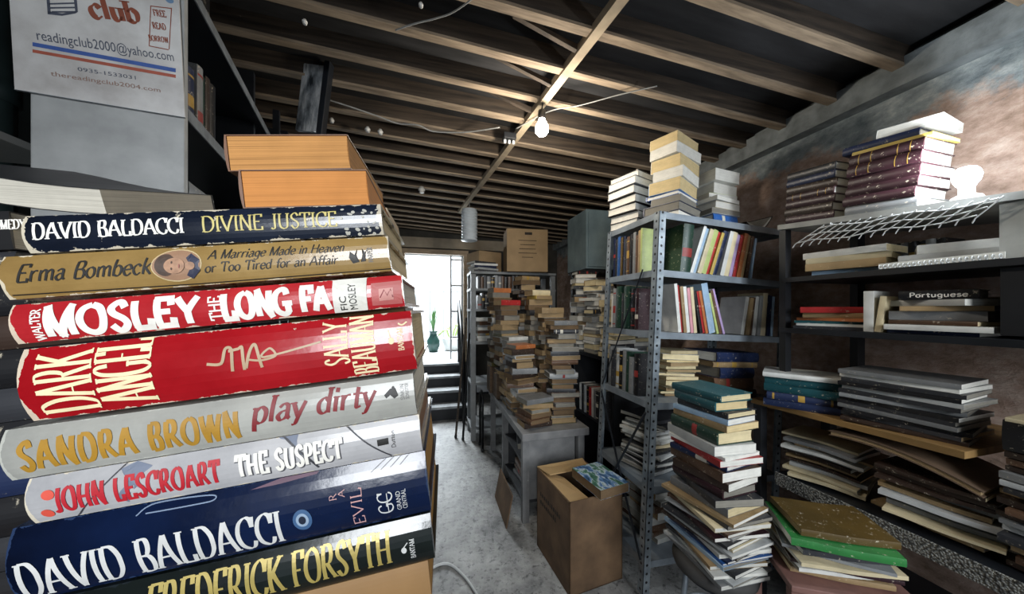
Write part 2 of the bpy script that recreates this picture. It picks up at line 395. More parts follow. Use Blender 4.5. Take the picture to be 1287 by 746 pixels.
def pen(text, Lx, H, thick=.16, thin=.05, serif=.13, slant=0.0, track=.12, nib=14):
    """quads of the inked strokes, text filling Lx wide, cap height H"""
    tot = sum(GL[c][0] for c in text)+track*(len(text)-1)
    sx = Lx/tot; P = []; F4 = []; x = 0; nb = math.radians(nib)
    tk, tn = thick*H, thin*H
    def wd(a): return tn+(tk-tn)*abs(math.sin(a-nb))
    def strip(pts):
        n = len(pts); b = len(P)
        for i, p in enumerate(pts):
            q0 = pts[max(0, i-1)]; q1 = pts[min(n-1, i+1)]
            dx, dy = q1[0]-q0[0], q1[1]-q0[1]; d = math.hypot(dx, dy) or 1e-9
            h = wd(math.atan2(dy, dx))/2; nx, ny = -dy/d*h, dx/d*h
            P.append((p[0]+nx, p[1]+ny)); P.append((p[0]-nx, p[1]-ny))
        for i in range(n-1): F4.append((b+2*i, b+2*i+1, b+2*i+3, b+2*i+2))
    for c in text:
        gw, st = GL[c]
        for code, fl in st:
            pts = [((x+fl[i]+slant*fl[i+1]/max(sx/H, .1)*1.0)*sx, fl[i+1]*H) for i in range(0, len(fl), 2)]
            if code == 'c': strip(crom(pts))
            else:
                for p, q in zip(pts, pts[1:]):
                    d = math.hypot(q[0]-p[0], q[1]-p[1]); e = 0 if code in 'sb' else tn*.5/d
                    n = max(2, int(d/(H*.12)))
                    strip([(p[0]+(q[0]-p[0])*(t/n*(1+2*e)-e), p[1]+(q[1]-p[1])*(t/n*(1+2*e)-e)) for t in range(n+1)])
                if serif:
                    for p in ([pts[0]] if code == 'b' else [pts[0], pts[-1]] if code == 's' else []):
                        yy = p[1]+(tn*.5 if p[1] < H*.3 else -tn*.5); hw = serif*H*min(1, max(.45, sx/H))+tk*.5
                        b = len(P); P.extend([(p[0]-hw, yy-tn/2), (p[0]+hw, yy-tn/2), (p[0]+hw, yy+tn/2), (p[0]-hw, yy+tn/2)]); F4.append((b, b+1, b+2, b+3))
        x += gw+track
    return P, F4
def bfont(text, Lx, H):
    """plain sans lettering from the built-in font, as triangles cut fine enough to lie on a curve"""
    cu = bpy.data.curves.new('t', 'FONT'); cu.body = text; cu.resolution_u = 3
    o = bpy.data.objects.new('t', cu); COL.objects.link(o)
    me = bpy.data.meshes.new_from_object(o); bpy.data.objects.remove(o)
    bm = bmesh.new(); bm.from_mesh(me)
    xs = [v.co.x for v in bm.verts]; x0, x1 = min(xs), max(xs); y0 = 0; y1 = .73
    P = [((v.co.x-x0)/(x1-x0)*Lx, (v.co.y-y0)/(y1-y0)*H) for v in bm.verts]; bm.verts.index_update()
    f = [tuple(v.index for v in q.verts) for q in bm.faces]; bm.free(); bpy.data.meshes.remove(me)
    return P, f

# ------------------------------------------------------------------ the room
WX = 2.05; WL = -1.35; BY = 4.95; FY = -1.6
def ceil_z(x): return 2.62-.05*(x-.4)
# floor: worn grey cement with chips and dark stains
t = NT('worn cement floor', .42, 0, .4)
a = t.noise(3.2, 8, rough=.7); b = t.noise(26, 8, rough=.75); v = t.n('ShaderNodeTexVoronoi'); v.inputs['Scale'].default_value = 22; t.l(t.co.outputs['Object'], v.inputs['Vector'])
c1 = t.ramp(a, [(.28, hexc('4b4c4e')), (.5, hexc('9b9b99')), (.72, hexc('c9cac8'))])
c2 = t.ramp(b, [(.38, (.06, .06, .065)), (.47, (1, 1, 1))])
c3 = t.mix(.75, c1, c2, 'MULTIPLY')
vd = t.ramp(v.outputs['Distance'], [(.0, (1, 1, 1)), (.18, (.55, .55, .55)), (.5, (1, 1, 1))])
t.bump(b, .5, .01)
m_floor = t.out(t.mix(.45, c3, vd, 'MULTIPLY'))
tag(MB().box((WL-.2, FY, -.1), (WX+.2, BY-.1, 0)).build('floor', m_floor), kind='structure')
# right wall: bare plaster, grey above, pinkish scraped patches below
t = NT('scraped plaster wall', .9, 0, .2)
n1 = t.noise(2.2, 8, rough=.65); n2 = t.noise(9, 8, sc3=(1, 1, 1.6), rough=.7); n3 = t.noise(1.1, 4)
grey = t.ramp(n2, [(.3, hexc('5f6a6f')), (.55, hexc('9aa2a3')), (.75, hexc('cccecb'))])
pink = t.ramp(n2, [(.3, hexc('86705f')), (.5, hexc('b89d8d')), (.7, hexc('d8c4b6'))])
sep = t.n('ShaderNodeSeparateXYZ'); t.l(t.co.outputs['Object'], sep.inputs[0])
hz = t.math('ADD', t.math('MULTIPLY', t.math('SUBTRACT', sep.outputs['Z'], 2.22), 2.4), t.math('SUBTRACT', t.math('MULTIPLY', n1, 2.0), .55))
k = t.ramp(hz, [(.42, (0, 0, 0)), (.56, (1, 1, 1))])
col = t.mix(k, pink, grey)
st = t.ramp(n3, [(.38, (.55, .56, .58)), (.56, (1, 1, 1))])
t.bump(n2, .6, .02)
m_wall = t.out(t.mix(.8, col, st, 'MULTIPLY'))
wr = tag(MB().box((WX, FY, -.1), (WX+.15, BY, ceil_z(WX)+.12)).build('wall_right', m_wall), kind='structure')
m_ledge = plain('weathered concrete ledge', '7d8384', .9, .35, 14, bump=.5)
mb = MB()
mb.box((WX-.075, FY, ceil_z(WX)-.17), (WX, BY, ceil_z(WX)-.05), None)
mb.build('ledge', m_ledge, wr)
m_dark = plain('grimy dark green wall', '27302f', .9, .4, 5, bump=.3)
tag(MB().box((WL-.15, FY, -.1), (WL, BY, ceil_z(WL)+.12)).build('wall_left', m_dark), kind='structure')
# rear wall with the bright doorway
m_back = plain('grimy rear wall', '4a4741', .9, .35, 5, bump=.3)
DX0, DX1, DZ0, DZ1 = -.36, .50, .593, 2.22
wb = MB(); y0, y1 = BY, BY+.14
wb.box((WL-.15, y0, -.1), (DX0, y1, 2.85)); wb.box((DX1, y0, -.1), (WX+.15, y1, 2.85)); wb.box((DX0, y0, DZ1), (DX1, y1, 2.85)); wb.box((DX0, y0, -.1), (DX1, y1, DZ0-.02))
wbo = tag(wb.build('wall_rear', m_back), kind='structure')
m_frame = plain('pale timber', 'b7a084', .7, .3, 6, sc3=(1, 1, 8))
fb = MB(); fb.box((DX0-.07, BY-.05, DZ0), (DX0, BY, DZ1+.07)); fb.box((DX1, BY-.05, DZ0), (DX1+.07, BY, DZ1+.07)); fb.box((DX0, BY-.05, DZ1), (DX1, BY, DZ1+.07))
tag(fb.build('trim_1', m_frame), kind='structure')
tag(MB().box((DX0-.5, BY-.06, DZ1+.09), (DX1+.9, BY-.002, DZ1+.24)).build('trim_2', plain('pale painted board', 'a79a86', .8, .25, 4)), kind='structure')
# steps up to the doorway
m_step = plain('pale worn cement', '9fa3a5', .8, .3, 12, bump=.3); m_riser = plain('dark painted riser', '15181d', .6, .3, 8)
ys = [4.10, 4.31, 4.56, 4.79]; hs = [.165, .315, .455, .593]
sb = MB()
for i in range(4): sb.box((DX0-.06, ys[i], 0 if i == 0 else hs[i-1]), (DX1-.02, BY+.1, hs[i]))
so = tag(sb.build('stairs', m_step), kind='structure')
for i in range(4):
    MB().box((DX0-.055, ys[i]-.006, (0 if i == 0 else hs[i-1])+.001), (DX1-.025, ys[i]-.0005, hs[i]-.03)).build('riser', m_riser, so)
m_yard = plain('sunlit whitewash', 'e4e7ea', .9, .06, 3)
tag(MB().box((-2, BY+.1, .45), (2.2, 8.6, .59)).build('yard_floor', plain('pale yard paving', 'c5c9cb', .9, .15, 6)), kind='structure')
tag(MB().box((-2, 8.2, .59), (2.2, 8.35, 3.4)).build('yard_wall', m_yard), kind='structure')
# ceiling: dark boards on close joists, sloping down to the right
m_board = plain('sooty ceiling boards', '1d1e20', .85, .5, 3, sc3=(1, 6, 1), h2='303032')
m_joist = plain('old brown joist timber', '352e28', .85, .45, 5, sc3=(.6, 9, 9), h2='54483c', bump=.2)
cl = MB(); cl.prism([(WL-.1, FY, ceil_z(WL-.1)), (WX+.1, FY, ceil_z(WX+.1)), (WX+.1, BY, ceil_z(WX+.1)), (WL-.1, BY, ceil_z(WL-.1))], (0, 0, .05))
ceil = tag(cl.build('ceiling', m_board), kind='structure')
rngj = random.Random(4); m_lit_under = plain('pale lit joist underside', '8c7a66', .85, .4, 6, sc3=(.8, 8, 8), h2='a8957d')
sl = -.05
def joist(y, wdt=.036, dep=.083, name='joist'):
    xa, xb = WL, WX-.01; dz = rngj.uniform(-.006, .006); sk = rngj.uniform(-.015, .015)
    MB().prism([(xa, y-wdt/2, ceil_z(xa)-dep+dz), (xb, y-wdt/2+sk, ceil_z(xb)-dep+dz), (xb, y-wdt/2+sk, ceil_z(xb)), (xa, y-wdt/2, ceil_z(xa))], (0, wdt, 0)).build(name, m_joist, ceil)
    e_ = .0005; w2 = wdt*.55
    MB().prism([(xa, y-w2, ceil_z(xa)-dep+dz-.013), (xb, y-w2+sk, ceil_z(xb)-dep+dz-.013), (xb, y-w2+sk, ceil_z(xb)-dep+dz-e_), (xa, y-w2, ceil_z(xa)-dep+dz-e_)], (0, 2*w2, 0)).build('lit_underside_strip', m_lit_under, ceil)  # pale strip added to paint the lit underside of the joist
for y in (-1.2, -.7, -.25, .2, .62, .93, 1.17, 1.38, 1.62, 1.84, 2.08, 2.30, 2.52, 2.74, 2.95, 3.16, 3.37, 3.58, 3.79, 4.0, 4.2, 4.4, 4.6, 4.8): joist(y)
# long bridging batten between the joists, running back along the room
pa = Vector((.68, .85, 0)); pb = Vector((.33, 3.75, 0)); d = (pb-pa).normalized(); nrm = Vector((d.y, -d.x, 0))*.02
def bz(p): return ceil_z(p.x)-.112
MB().prism([p+Vector((0, 0, bz(p))) for p in (pa-nrm, pa+nrm, pb+nrm, pb-nrm)], (0, 0, .035)).build('batten', plain('pale batten timber', 'a89880', .8, .35, 7), ceil)
for y in (1.27, 1.5, 1.73):   # short diagonal braces in the bays
    x = .68-.12*(y-.85)
    MB().prism([(x-.30, y-.02, ceil_z(x)-.012), (x-.02, y-.02, ceil_z(x)-.10), (x-.0, y-.02, ceil_z(x)-.08), (x-.26, y-.02, ceil_z(x)-.012)], (0, .02, 0)).build('brace', m_joist, ceil)
# ------------------------------------------------------------------ the leaning pile of novels in the foreground
EXC = Vector(((2550-643)/400, (388-185)/400, 1)).normalized()
EZC = (Vector((0, 1, 0))-EXC*EXC.y).normalized(); EYC = EXC.cross(EZC)
if EYC.z < 0: EYC = -EYC
def cw(v): return R_*v.x+U_*v.y+F_*v.z
E1, E2, E3 = cw(EXC), cw(EYC), cw(EZC)
OC = Vector(((40-CX)/F, (HY-440)/F, 1))*.21; OW = CAMP+cw(OC)
def pl(px, py, e=0.0):
    """photo point -> (along, up) on the plane of the spines, e metres behind it"""
    p = on(px, py, OW+E2*e, E2)-OW; return p.dot(E1), p.dot(E3)
class Spine:
    def __init__(s, s0, s1, h0, h1, W, kind, mats, label, e=0.0):
        s.c = (s0+s1)/2; s.h0 = h0; s.T = h1-h0; s.W = W; s.e = e
        s.bu = {'hard': min(.006, s.T*.14), 'soft': min(.0012, s.T*.06)}[kind]
        s.o = book(frame(OW+E1*s.c+E2*(e+W/2)+E3*h0, E1, E2, E3), s1-s0, W, s.T, kind, None, None, label, 'novels piled in the foreground', mats=mats)
        s.e = e-.75*s.bu
    def surf(s, a, h, eps):
        v = min(1, max(0, (h-s.h0)/s.T)); return (a-s.c, -s.W/2-s.bu*(1-(2*v-1)**2)-eps, v*s.T)
    def ink(s, P, F4, m, o, au, uu, eps=.0003, name='lettering'):
        MB().add([s.surf(o[0]+au[0]*p[0]+uu[0]*p[1], o[1]+au[1]*p[0]+uu[1]*p[1], eps) for p in P], F4).build(name, m, s.o)
    def text(s, txt, bl, br, tl, m, eps=.0003, font='pen', **kw):
        """bl, br: baseline ends in the photo; tl: top of the first capital"""
        b0 = pl(*bl, s.e); b1 = pl(*br, s.e); t0 = pl(*tl, s.e)
        k_ = 1 if abs(b1[0]-b0[0]) > abs(b1[1]-b0[1]) else 0; rs = (b0[k_]-b1[k_])*.5   # print runs square with the book
        b0 = list(b0); b1 = list(b1); b0[k_] -= rs; b1[k_] += rs; t0 = list(t0); t0[k_] -= rs
        ax = Vector((b1[0]-b0[0], b1[1]-b0[1])); L = ax.length; ax /= L; up = Vector((-ax.y, ax.x)); H = Vector((t0[0]-b0[0], t0[1]-b0[1])).dot(up)
        if H < 0: up = -up; H = -H
        P, F4 = pen(txt, L, H, **kw) if font == 'pen' else bfont(txt, L, H)
        s.ink(P, F4, m, b0, ax, up, eps)
    def blob(s, pts, m, eps=.0002, name='emblem'):
        q = [pl(*p, s.e) for p in pts]; c = (sum(p[0] for p in q)/len(q), sum(p[1] for p in q)/len(q)); n = len(q)
        vs_ = [s.surf(*c, eps)]; fs = []
        for r in (.33, .66, 1):
            vs_ += [s.surf(c[0]+(p[0]-c[0])*r, c[1]+(p[1]-c[1])*r, eps) for p in q]
        for k in range(n):
            fs.append((0, 1+k, 1+(k+1) % n))
            for j in (0, 1): fs.append((1+j*n+k, 1+j*n+(k+1) % n, 1+(j+1)*n+(k+1) % n, 1+(j+1)*n+k))
        MB().add(vs_, fs).build(name, m, s.o)
    def oval(s, cx, cy, rx, ry, m, eps=.0002, rot=0, name='emblem', n=28):
        s.blob([(cx+rx*math.cos(k*2*PI/n)*math.cos(rot)-ry*math.sin(k*2*PI/n)*math.sin(rot), cy+rx*math.cos(k*2*PI/n)*math.sin(rot)+ry*math.sin(k*2*PI/n)*math.cos(rot)) for k in range(n)], m, eps, name)
    def rect(s, q, m, eps=.0002, name='emblem'):
        pts = []
        for i in range(4):
            a, b = q[i], q[(i+1) % 4]
            pts += [(a[0]+(b[0]-a[0])*t/5, a[1]+(b[1]-a[1])*t/5) for t in range(5)]
        s.blob(pts, m, eps, name)
    def line(s, pts, wpx, m, eps=.0003, name='emblem', smooth=True):
        q = [pl(*p, s.e) for p in pts]; q = crom(q) if smooth and len(q) > 2 else [tuple(q[0][j]+(q[-1][j]-q[0][j])*t/10 for j in (0, 1)) for t in range(11)] if len(q) == 2 else q
        hw = wpx*.0005*.5; P = []; f = []
        for i, p in enumerate(q):
            a = q[max(0, i-1)]; b = q[min(len(q)-1, i+1)]; d = Vector((b[0]-a[0], b[1]-a[1])).normalized()
            P += [(p[0]-d.y*hw, p[1]+d.x*hw), (p[0]+d.y*hw, p[1]-d.x*hw)]
        for i in range(len(q)-1): f.append((2*i, 2*i+1, 2*i+3, 2*i+2))
        MB().add([s.surf(p[0], p[1], eps) for p in P], f).build(name, m, s.o)
def jacket(name, h, rough=.3, scuff=.0, h2=None, scuffc='d8cdb6', spec=.5, sc=9, hl=.12, th=.03):
    c = hexc(h); t = NT(name, rough, 0, spec)
    f = t.noise(sc, 7, rough=.65)
    col = t.ramp(f, [(.3, tuple(v*.78 for v in c)), (.7, hexc(h2) if h2 else tuple(min(1, v*1.12) for v in c))])
    # worn paper showing along the edges of the jacket and in flecks
    sp = t.n('ShaderNodeSeparateXYZ'); t.l(t.co.outputs['Object'], sp.inputs[0])
    dx = t.math('SUBTRACT', hl, t.math('ABSOLUTE', sp.outputs['X']))
    dzz = t.math('SUBTRACT', th/2, t.math('ABSOLUTE', t.math('SUBTRACT', sp.outputs['Z'], th/2)))
    f2 = t.noise(85, 8, rough=.7); f3 = t.noise(33, 5, rough=.6)
    wx_ = t.math('LESS_THAN', dx, t.math('MULTIPLY', t.math('SUBTRACT', f3, .40), .011+scuff*.06))
    wz_ = t.math('LESS_THAN', dzz, t.math('MULTIPLY', t.math('SUBTRACT', f2, .52-scuff*.12), .010))
    fl = t.math('GREATER_THAN', f2, .74-scuff*.25)
    k = t.math('MAXIMUM', t.math('MAXIMUM', wx_, wz_), fl)
    col = t.mix(t.math('MULTIPLY', k, .85), col, hexc(scuffc))
    t.bump(t.noise(60, 4), .08, .002)
    return t.out(col)
ink = lambda n, h, rough=.5, metal=0: plain(n, h, rough, .12, 60, metal)
i_white = ink('white lettering', 'eeeae0'); i_gold = ink('gold lettering', 'b48f35', .35, .3); i_cream = ink('cream lettering', 'efdcb0'); i_black = ink('black lettering', '15120f')
i_maroon = ink('maroon lettering', '7e1f24'); i_red = ink('red lettering', 'b51e2b'); i_silver = ink('silver lettering', 'd9d9d6', .35, .1); i_pale = ink('pale gold lettering', 'c9ba72', .4); i_grey = ink('grey print', '6d6d6d')
rng0 = random.Random(2); i_worn = ink('worn paper fleck', 'b9b6aa')
p_cream = page_mat('cream page block', 'd6c29a'); p_white = page_mat('white page block', 'd9d3c4'); p_orange = page_mat('orange-brown page block', 'cc8a4e', .3); p_tan = page_mat('tan page block', 'b48a52', .4)

B1 = Spine(.006, .2268, .0636, .0880, .150, 'hard', (jacket('navy-black worn jacket', '0c0f18', .2, .34, h2='1d2536', hl=.1104, th=.0244, spec=.7), p_cream), 'navy hardback with white and gold capitals, directly under the two orange-edged paperbacks')
B1.text('DAVID BALDACCI', (44, 302), (232, 292), (43, 281), i_white, thick=.15, thin=.055, serif=.07)
B1.text('DIVINE JUSTICE', (256, 292), (424, 284), (254, 272), i_pale, thick=.12, thin=.045, serif=.07)
for k in range(26): B1.oval(rng0.uniform(428, 476), rng0.uniform(262, 296), rng0.uniform(1, 4), rng0.uniform(.8, 2.2), i_worn, .0003, rng0.uniform(-.6, .6), 'worn_fleck', 9)
B2 = Spine(-.0076, .2296, .0342, .0622, .152, 'hard', (jacket('old gold jacket', '8a6d3e', .2, .06, h2='a98b55', hl=.1186, th=.028, spec=.6), p_cream), 'gold hardback with black script and an oval portrait on its spine')
B2.text('Erma Bombeck', (22, 356), (190, 343), (22, 334), i_black, thick=.14, thin=.05, serif=0, slant=.28, nib=30, track=.08)
B2.text('A Marriage Made in Heaven', (262, 328), (432, 314), (262, 316), i_black, thick=.15, thin=.05, serif=0, slant=.3, nib=30, track=.06)
B2.text('or Too Tired for an Affair', (258, 343), (424, 331), (258, 331), i_black, thick=.15, thin=.05, serif=0, slant=.3, nib=30, track=.06)
rim = ink('pale oval rim', 'c7b184'); skin = plain('printed skin tone', 'a67e62', .5, .35, 160); hair = plain('printed dark hair', '4a372c', .5, .4, 200); cloth = ink('printed navy cloth', '23263f')
B2.oval(223, 333, 32, 20.5, rim, .0002, -.07, 'portrait_rim'); B2.oval(223, 333, 30.5, 19, ink('printed brown ground', '9a765b'), .0004, -.07, 'portrait')
B2.oval(209, 333, 13, 14, hair, .0006, 0, 'portrait'); B2.oval(221, 334, 13, 10, skin, .0008, -.05, 'portrait')
B2.blob([(240, 318), (252, 326), (253, 340), (243, 350), (236, 346), (242, 336), (235, 324)], cloth, .0006, 'portrait')
B2.oval(241, 334, 6, 5, skin, .0009, 0, 'portrait')
for q in ((218, 330), (218, 338)): B2.oval(q[0], q[1], 0.9, 1.6, hair, .0011, 0, 'portrait')
B2.oval(227.5, 334.5, .8, 2.6, ink('printed lip', '9a5c50'), .0011, 0, 'portrait')
B2.blob([(440, 316), (447, 321), (449, 313), (452, 329), (444, 331), (439, 324)], i_black); B2.blob([(455, 312), (460, 318), (462, 311), (460, 328), (454, 329)], i_black)
B2.text('HARPER', (469, 329), (468, 311), (463, 329), i_grey, thick=.14, thin=.1, serif=0)
B2.line([(12, 371), (250, 356), (492, 337)], 1.4, i_black, smooth=False)
B3 = Spine(-.0063, .2368, .0049, .0305, .150, 'hard', (jacket('bright red jacket', 'ac1b25', .2, .10, h2='c23236', hl=.1215, th=.0256, spec=.6), p_white), 'red hardback with bold white capitals and a white library sticker on its spine')
BOLD = dict(thick=.235, thin=.2, serif=0, track=.16)
B3.text('MOSLEY', (60, 424), (252, 404), (58, 388), i_white, **BOLD)
B3.text('LONG FA', (282, 401), (415, 389), (281, 369), i_white, **BOLD)
B3.text('WALTER', (54, 427), (52, 388), (42, 428), i_white, thick=.16, thin=.14, serif=0)
B3.text('THE', (280, 401), (277, 372), (265, 402), i_white, thick=.16, thin=.14, serif=0)
B3.rect([(417, 352), (460, 347), (462, 390), (420, 394)], ink('white sticker paper', 'dfdcd2'), .0005, 'sticker')
B3.text('FIC', (437, 389), (435, 372), (428, 389), i_black, .0008, font='b'); B3.text('MOSLEY', (450, 388), (446, 356), (440, 389), i_black, .0008, font='b')
B3.rect([(466, 356), (504, 352), (506, 381), (468, 384)], ink('faded pink panel', 'b9605c'), .0003); B3.rect([(476, 363), (494, 361), (495, 376), (477, 378)], ink('pale pink panel', 'cf8f86'), .0005)
B3.line([(478, 374), (483, 364), (487, 371), (491, 363), (494, 373)], 1.8, i_maroon, .0007, smooth=False)
B4 = Spine(-.0038, .2412, -.0466, .0010, .156, 'hard', (jacket('deep red cloth jacket', '9a0c15', .17, .12, h2='b01d25', hl=.1225, th=.0476, spec=.6), p_cream), 'thick deep red hardback with tall cream capitals and a gold knot on its spine')
TALL = dict(thick=.085, thin=.03, serif=.035, track=.14, nib=0)
B4.text('DARK', (124, 512), (113, 440), (53, 521), i_cream, **TALL)
B4.text('ANGEL', (197, 500), (186, 424), (128, 509), i_cream, **TALL)
B4.text('SALLY', (440, 456), (434, 404), (410, 459), i_cream, thick=.1, thin=.04, serif=.04, track=.14, nib=0)
B4.text('BEAUMAN', (476, 467), (467, 396), (446, 470), i_cream, thick=.1, thin=.04, serif=.04, track=.14, nib=0)
knot = ink('dull gold braid', 'b59a7a', .4)
B4.line([(262, 457), (280, 456), (284, 438), (292, 440), (294, 466)], 4, knot); B4.line([(288, 441), (300, 438), (305, 437), (309, 464)], 4, knot); B4.line([(311, 462), (316, 438), (322, 434), (331, 461)], 4, knot)
B4.line([(312, 451), (330, 452), (348, 446), (340, 437), (334, 448), (404, 429)], 3, knot)
B4.text('BANTAM', (509, 439), (505, 412), (502, 440), i_cream, thick=.14, thin=.07, serif=.06)
B4.oval(492, 428, 3.6, 4.2, i_cream); B4.line([(491, 424), (488, 415)], 1.5, i_cream, smooth=False); B4.line([(500, 406), (505, 408), (511, 404)], 2.5, i_cream)
B5 = Spine(-.0186, .2373, -.0833, -.0500, .154, 'hard', (jacket('dull silver-grey jacket', '9a9a94', .2, .03, h2='b4b3ab', hl=.128, th=.0333, scuffc='b9b9b0'), p_white), 'silver-grey hardback with mustard capitals and a maroon slanted title')
B5.text('SANDRA BROWN', (29, 593), (302, 548), (25, 557), ink('mustard lettering', 'a97f2c', .4), thick=.17, thin=.13, serif=0, track=.24)
B5.text('play dirty', (318, 534), (470, 507), (316, 503), i_maroon, thick=.17, thin=.06, serif=.05, slant=.2, track=.1)
B5.blob([(483, 496), (490, 488), (497, 487), (501, 496), (496, 500), (490, 495), (486, 500)], i_black); B5.oval(494, 487, 2, 2.2, i_black)
B5.text('SIMON', (509, 501), (507, 482), (504, 501), i_grey, thick=.14, thin=.1, serif=0); B5.text('SCHUSTER', (515, 500), (512, 481), (511, 500), i_grey, thick=.14, thin=.1, serif=0)
B6 = Spine(-.0098, .2385, -.1140, -.0840, .154, 'hard', (jacket('pale grey photo jacket', 'a3a3a6', .2, .02, h2='c4c2c2', hl=.1242, th=.03), page_mat('tan brown page block', '8f6f58')), 'pale grey hardback with red capitals, two red dots and a white title')
B6.text('JOHN LESCROART', (72, 644), (278, 605), (68, 614), i_red, thick=.145, thin=.115, serif=0, track=.22)
B6.text('THE SUSPECT', (301, 599), (432, 577), (298, 573), ink('title shadow', '4f4f54'), .0003, thick=.19, thin=.17, serif=0, track=.2)
B6.text('THE SUSPECT', (300, 598), (431, 576), (297, 572), i_white, .0005, thick=.16, thin=.13, serif=0, track=.2)
B6.oval(62, 621, 8.5, 6, ink('red dot', 'd2503f'), .0003); B6.oval(60, 645, 8, 5.5, ink('red dot', 'd2503f'), .0003)
crack = ink('dark crack', '3b3b40'); shade = ink('blue grey printed shape', '6f7788')
B6.line([(352, 548), (385, 572), (400, 588)], 3, crack); B6.line([(434, 536), (462, 556), (492, 574)], 2.2, crack); B6.line([(92, 652), (140, 600), (158, 580)], 1.6, crack)
B6.blob([(150, 590), (168, 580), (190, 585), (180, 610), (160, 632), (146, 625)], shade, .00015)
B6.blob([(348, 547), (372, 543), (395, 583), (372, 570)], shade, .00015)
B6.rect([(474, 552), (488, 549), (489, 557), (475, 560)], i_black); B6.text('Dutton', (498, 561), (495, 540), (493, 561), i_black, thick=.16, thin=.1, serif=0)
B7 = Spine(-.0215, .2400, -.1640, -.1145, .158, 'hard', (jacket('glossy dark blue jacket', '070a16', .14, .0, h2='0f1f42', hl=.1308, th=.0495, scuffc='2b3c5c', spec=.6, sc=5), p_tan), 'thick dark blue hardback with large silver capitals and an eye emblem')
B7.text('DAVID BALDACCI', (28, 757), (356, 682), (20, 709), i_silver, thick=.115, thin=.035, serif=.06, track=.14)
B7.text('EVIL', (487, 657), (482, 612), (444, 662), ink('pale pink lettering', 'c79a98'), thick=.13, thin=.05, serif=.06) if False else B7.text('EVIL', (458, 659), (455, 611), (444, 661), ink('pale pink lettering', 'c79a98'), thick=.13, thin=.05, serif=.06)
B7.text('R', (424, 626), (423, 619), (415, 627), ink('pale pink lettering', 'c79a98'), thick=.13, thin=.05, serif=.06); B7.text('A', (434, 622), (433, 614), (426, 623), ink('pale pink lettering', 'c79a98'), thick=.13, thin=.05, serif=.06)
B7.oval(381, 652, 12, 14, ink('eye glow', '3e5f86'), .0003); B7.oval(381, 652, 8, 9, ink('eye ring', '93a7bd'), .0005); B7.oval(381, 652, 4.5, 5.5, ink('eye centre', '1a2436'), .0007)
B7.text('GC', (496, 643), (491, 616), (478, 645), i_silver, thick=.12, thin=.07, serif=0)
B7.line([(489, 645), (486, 618)], 1.2, i_silver, smooth=False)
B7.text('GRAND', (506, 640), (502, 615), (500, 641), i_silver, font='b'); B7.text('CENTRAL', (513, 638), (509, 612), (507, 639), i_silver, font='b')
for k in range(4): B7.line([(466+k*12, 594-k*3), (482+k*11, 580-k*3), (492+k*10, 572-k*2)], 1.1, i_grey)
B7.blob([(312, 618), (350, 603), (398, 592), (396, 598), (350, 610)], ink('dark pink flourish', '5d3d50'))
B7.line([(168, 650), (190, 636), (260, 625), (266, 630), (240, 636), (180, 647)], 1.6, ink('blue grey flourish', '71829a'))
B8 = Spine(-.012, .2390, -.2040, -.1662, .156, 'hard', (jacket('black glossy jacket', '0d0f12', .14, .0, h2='1b2220', scuffc='20262b', spec=.6, hl=.1255, th=.0378), p_tan), 'black hardback with tall gold capitals, low in the foreground pile')
B8.text('FREDERICK FORSYTH', (192, 784), (492, 706), (186, 739), ink('bright gold lettering', 'b3a05a', .35, .2), thick=.11, thin=.04, serif=.06, track=.14)
B8.text('BANTAM', (523, 700), (520, 675), (517, 700), i_silver, thick=.14, thin=.07, serif=.06); B8.oval(508, 690, 3.4, 4, i_silver); B8.line([(507, 687), (512, 680)], 1.5, i_silver, smooth=False)
B8.line([(500, 668), (506, 660)], 2, i_silver, smooth=False)
B9 = Spine(-.006, .2330, -.2360, -.2046, .15, 'soft', (cover_mat('tan card cover', '8a6a44', .5), p_tan), 'tan paperback at the very bottom of the foreground pile')
# two orange-edged paperbacks lying on top, heads towards the viewer
def onpile(s0, s1, h0, h1, e, D, label, mats, yaw=0.0):
    o = book(frame(OW+E1*(s0+s1)/2+E2*(e+D/2)+E3*h0, E1, E2, E3) @ Matrix.Rotation(yaw, 4, 'Z') @ Matrix.Rotation(-PI/2, 4, 'Z'), D, s1-s0, h1-h0, 'soft', None, None, label, 'novels piled in the foreground', mats=mats)
    return o
cvr = cover_mat('worn brown card', '6d4527', .5)
onpile(.1275, .216, .0893, .1180, .004, .135, 'lower of the two orange-edged paperbacks on top of the foreground pile', (cvr, p_orange), .03)
onpile(.122, .208, .1186, .1460, .006, .135, 'upper, flecked orange-edged paperback on top of the foreground pile', (cvr, page_mat('flecked orange page block', 'cf965a', .6)), -.02)
# the pile behind: worn paperbacks seen past the right-hand ends
rng = random.Random(7)
hb = -.236
for k, (t_, s0, s1, c, pg) in enumerate([(.055, .05, .205, 'brown', 'tan'), (.05, .06, .21, 'maroon', 'brown'), (.045, .05, .206, 'tan', 'tan'), (.05, .06, .208, 'grey', 'white'), (.045, .055, .21, 'brown', 'tan'), (.05, .06, .203, 'white', 'grey'), (.047, .05, .197, 'black', 'tan'), (.046, .06, .2, 'tan', 'yellowed')]):
    book(frame(OW+E1*(s0+s1)/2+E2*(.215+.07)+E3*hb, E1, E2, E3) @ Matrix.Rotation(PI/2, 4, 'Z'), .12, s1-s0, t_, 'soft', c, pg, '%s paperback %s pile just behind the foreground novels' % (c, 'topmost on the' if k == 7 else ordw(8-k)+' from the top of the'), 'worn paperbacks behind the foreground pile')
    hb += t_+.0006
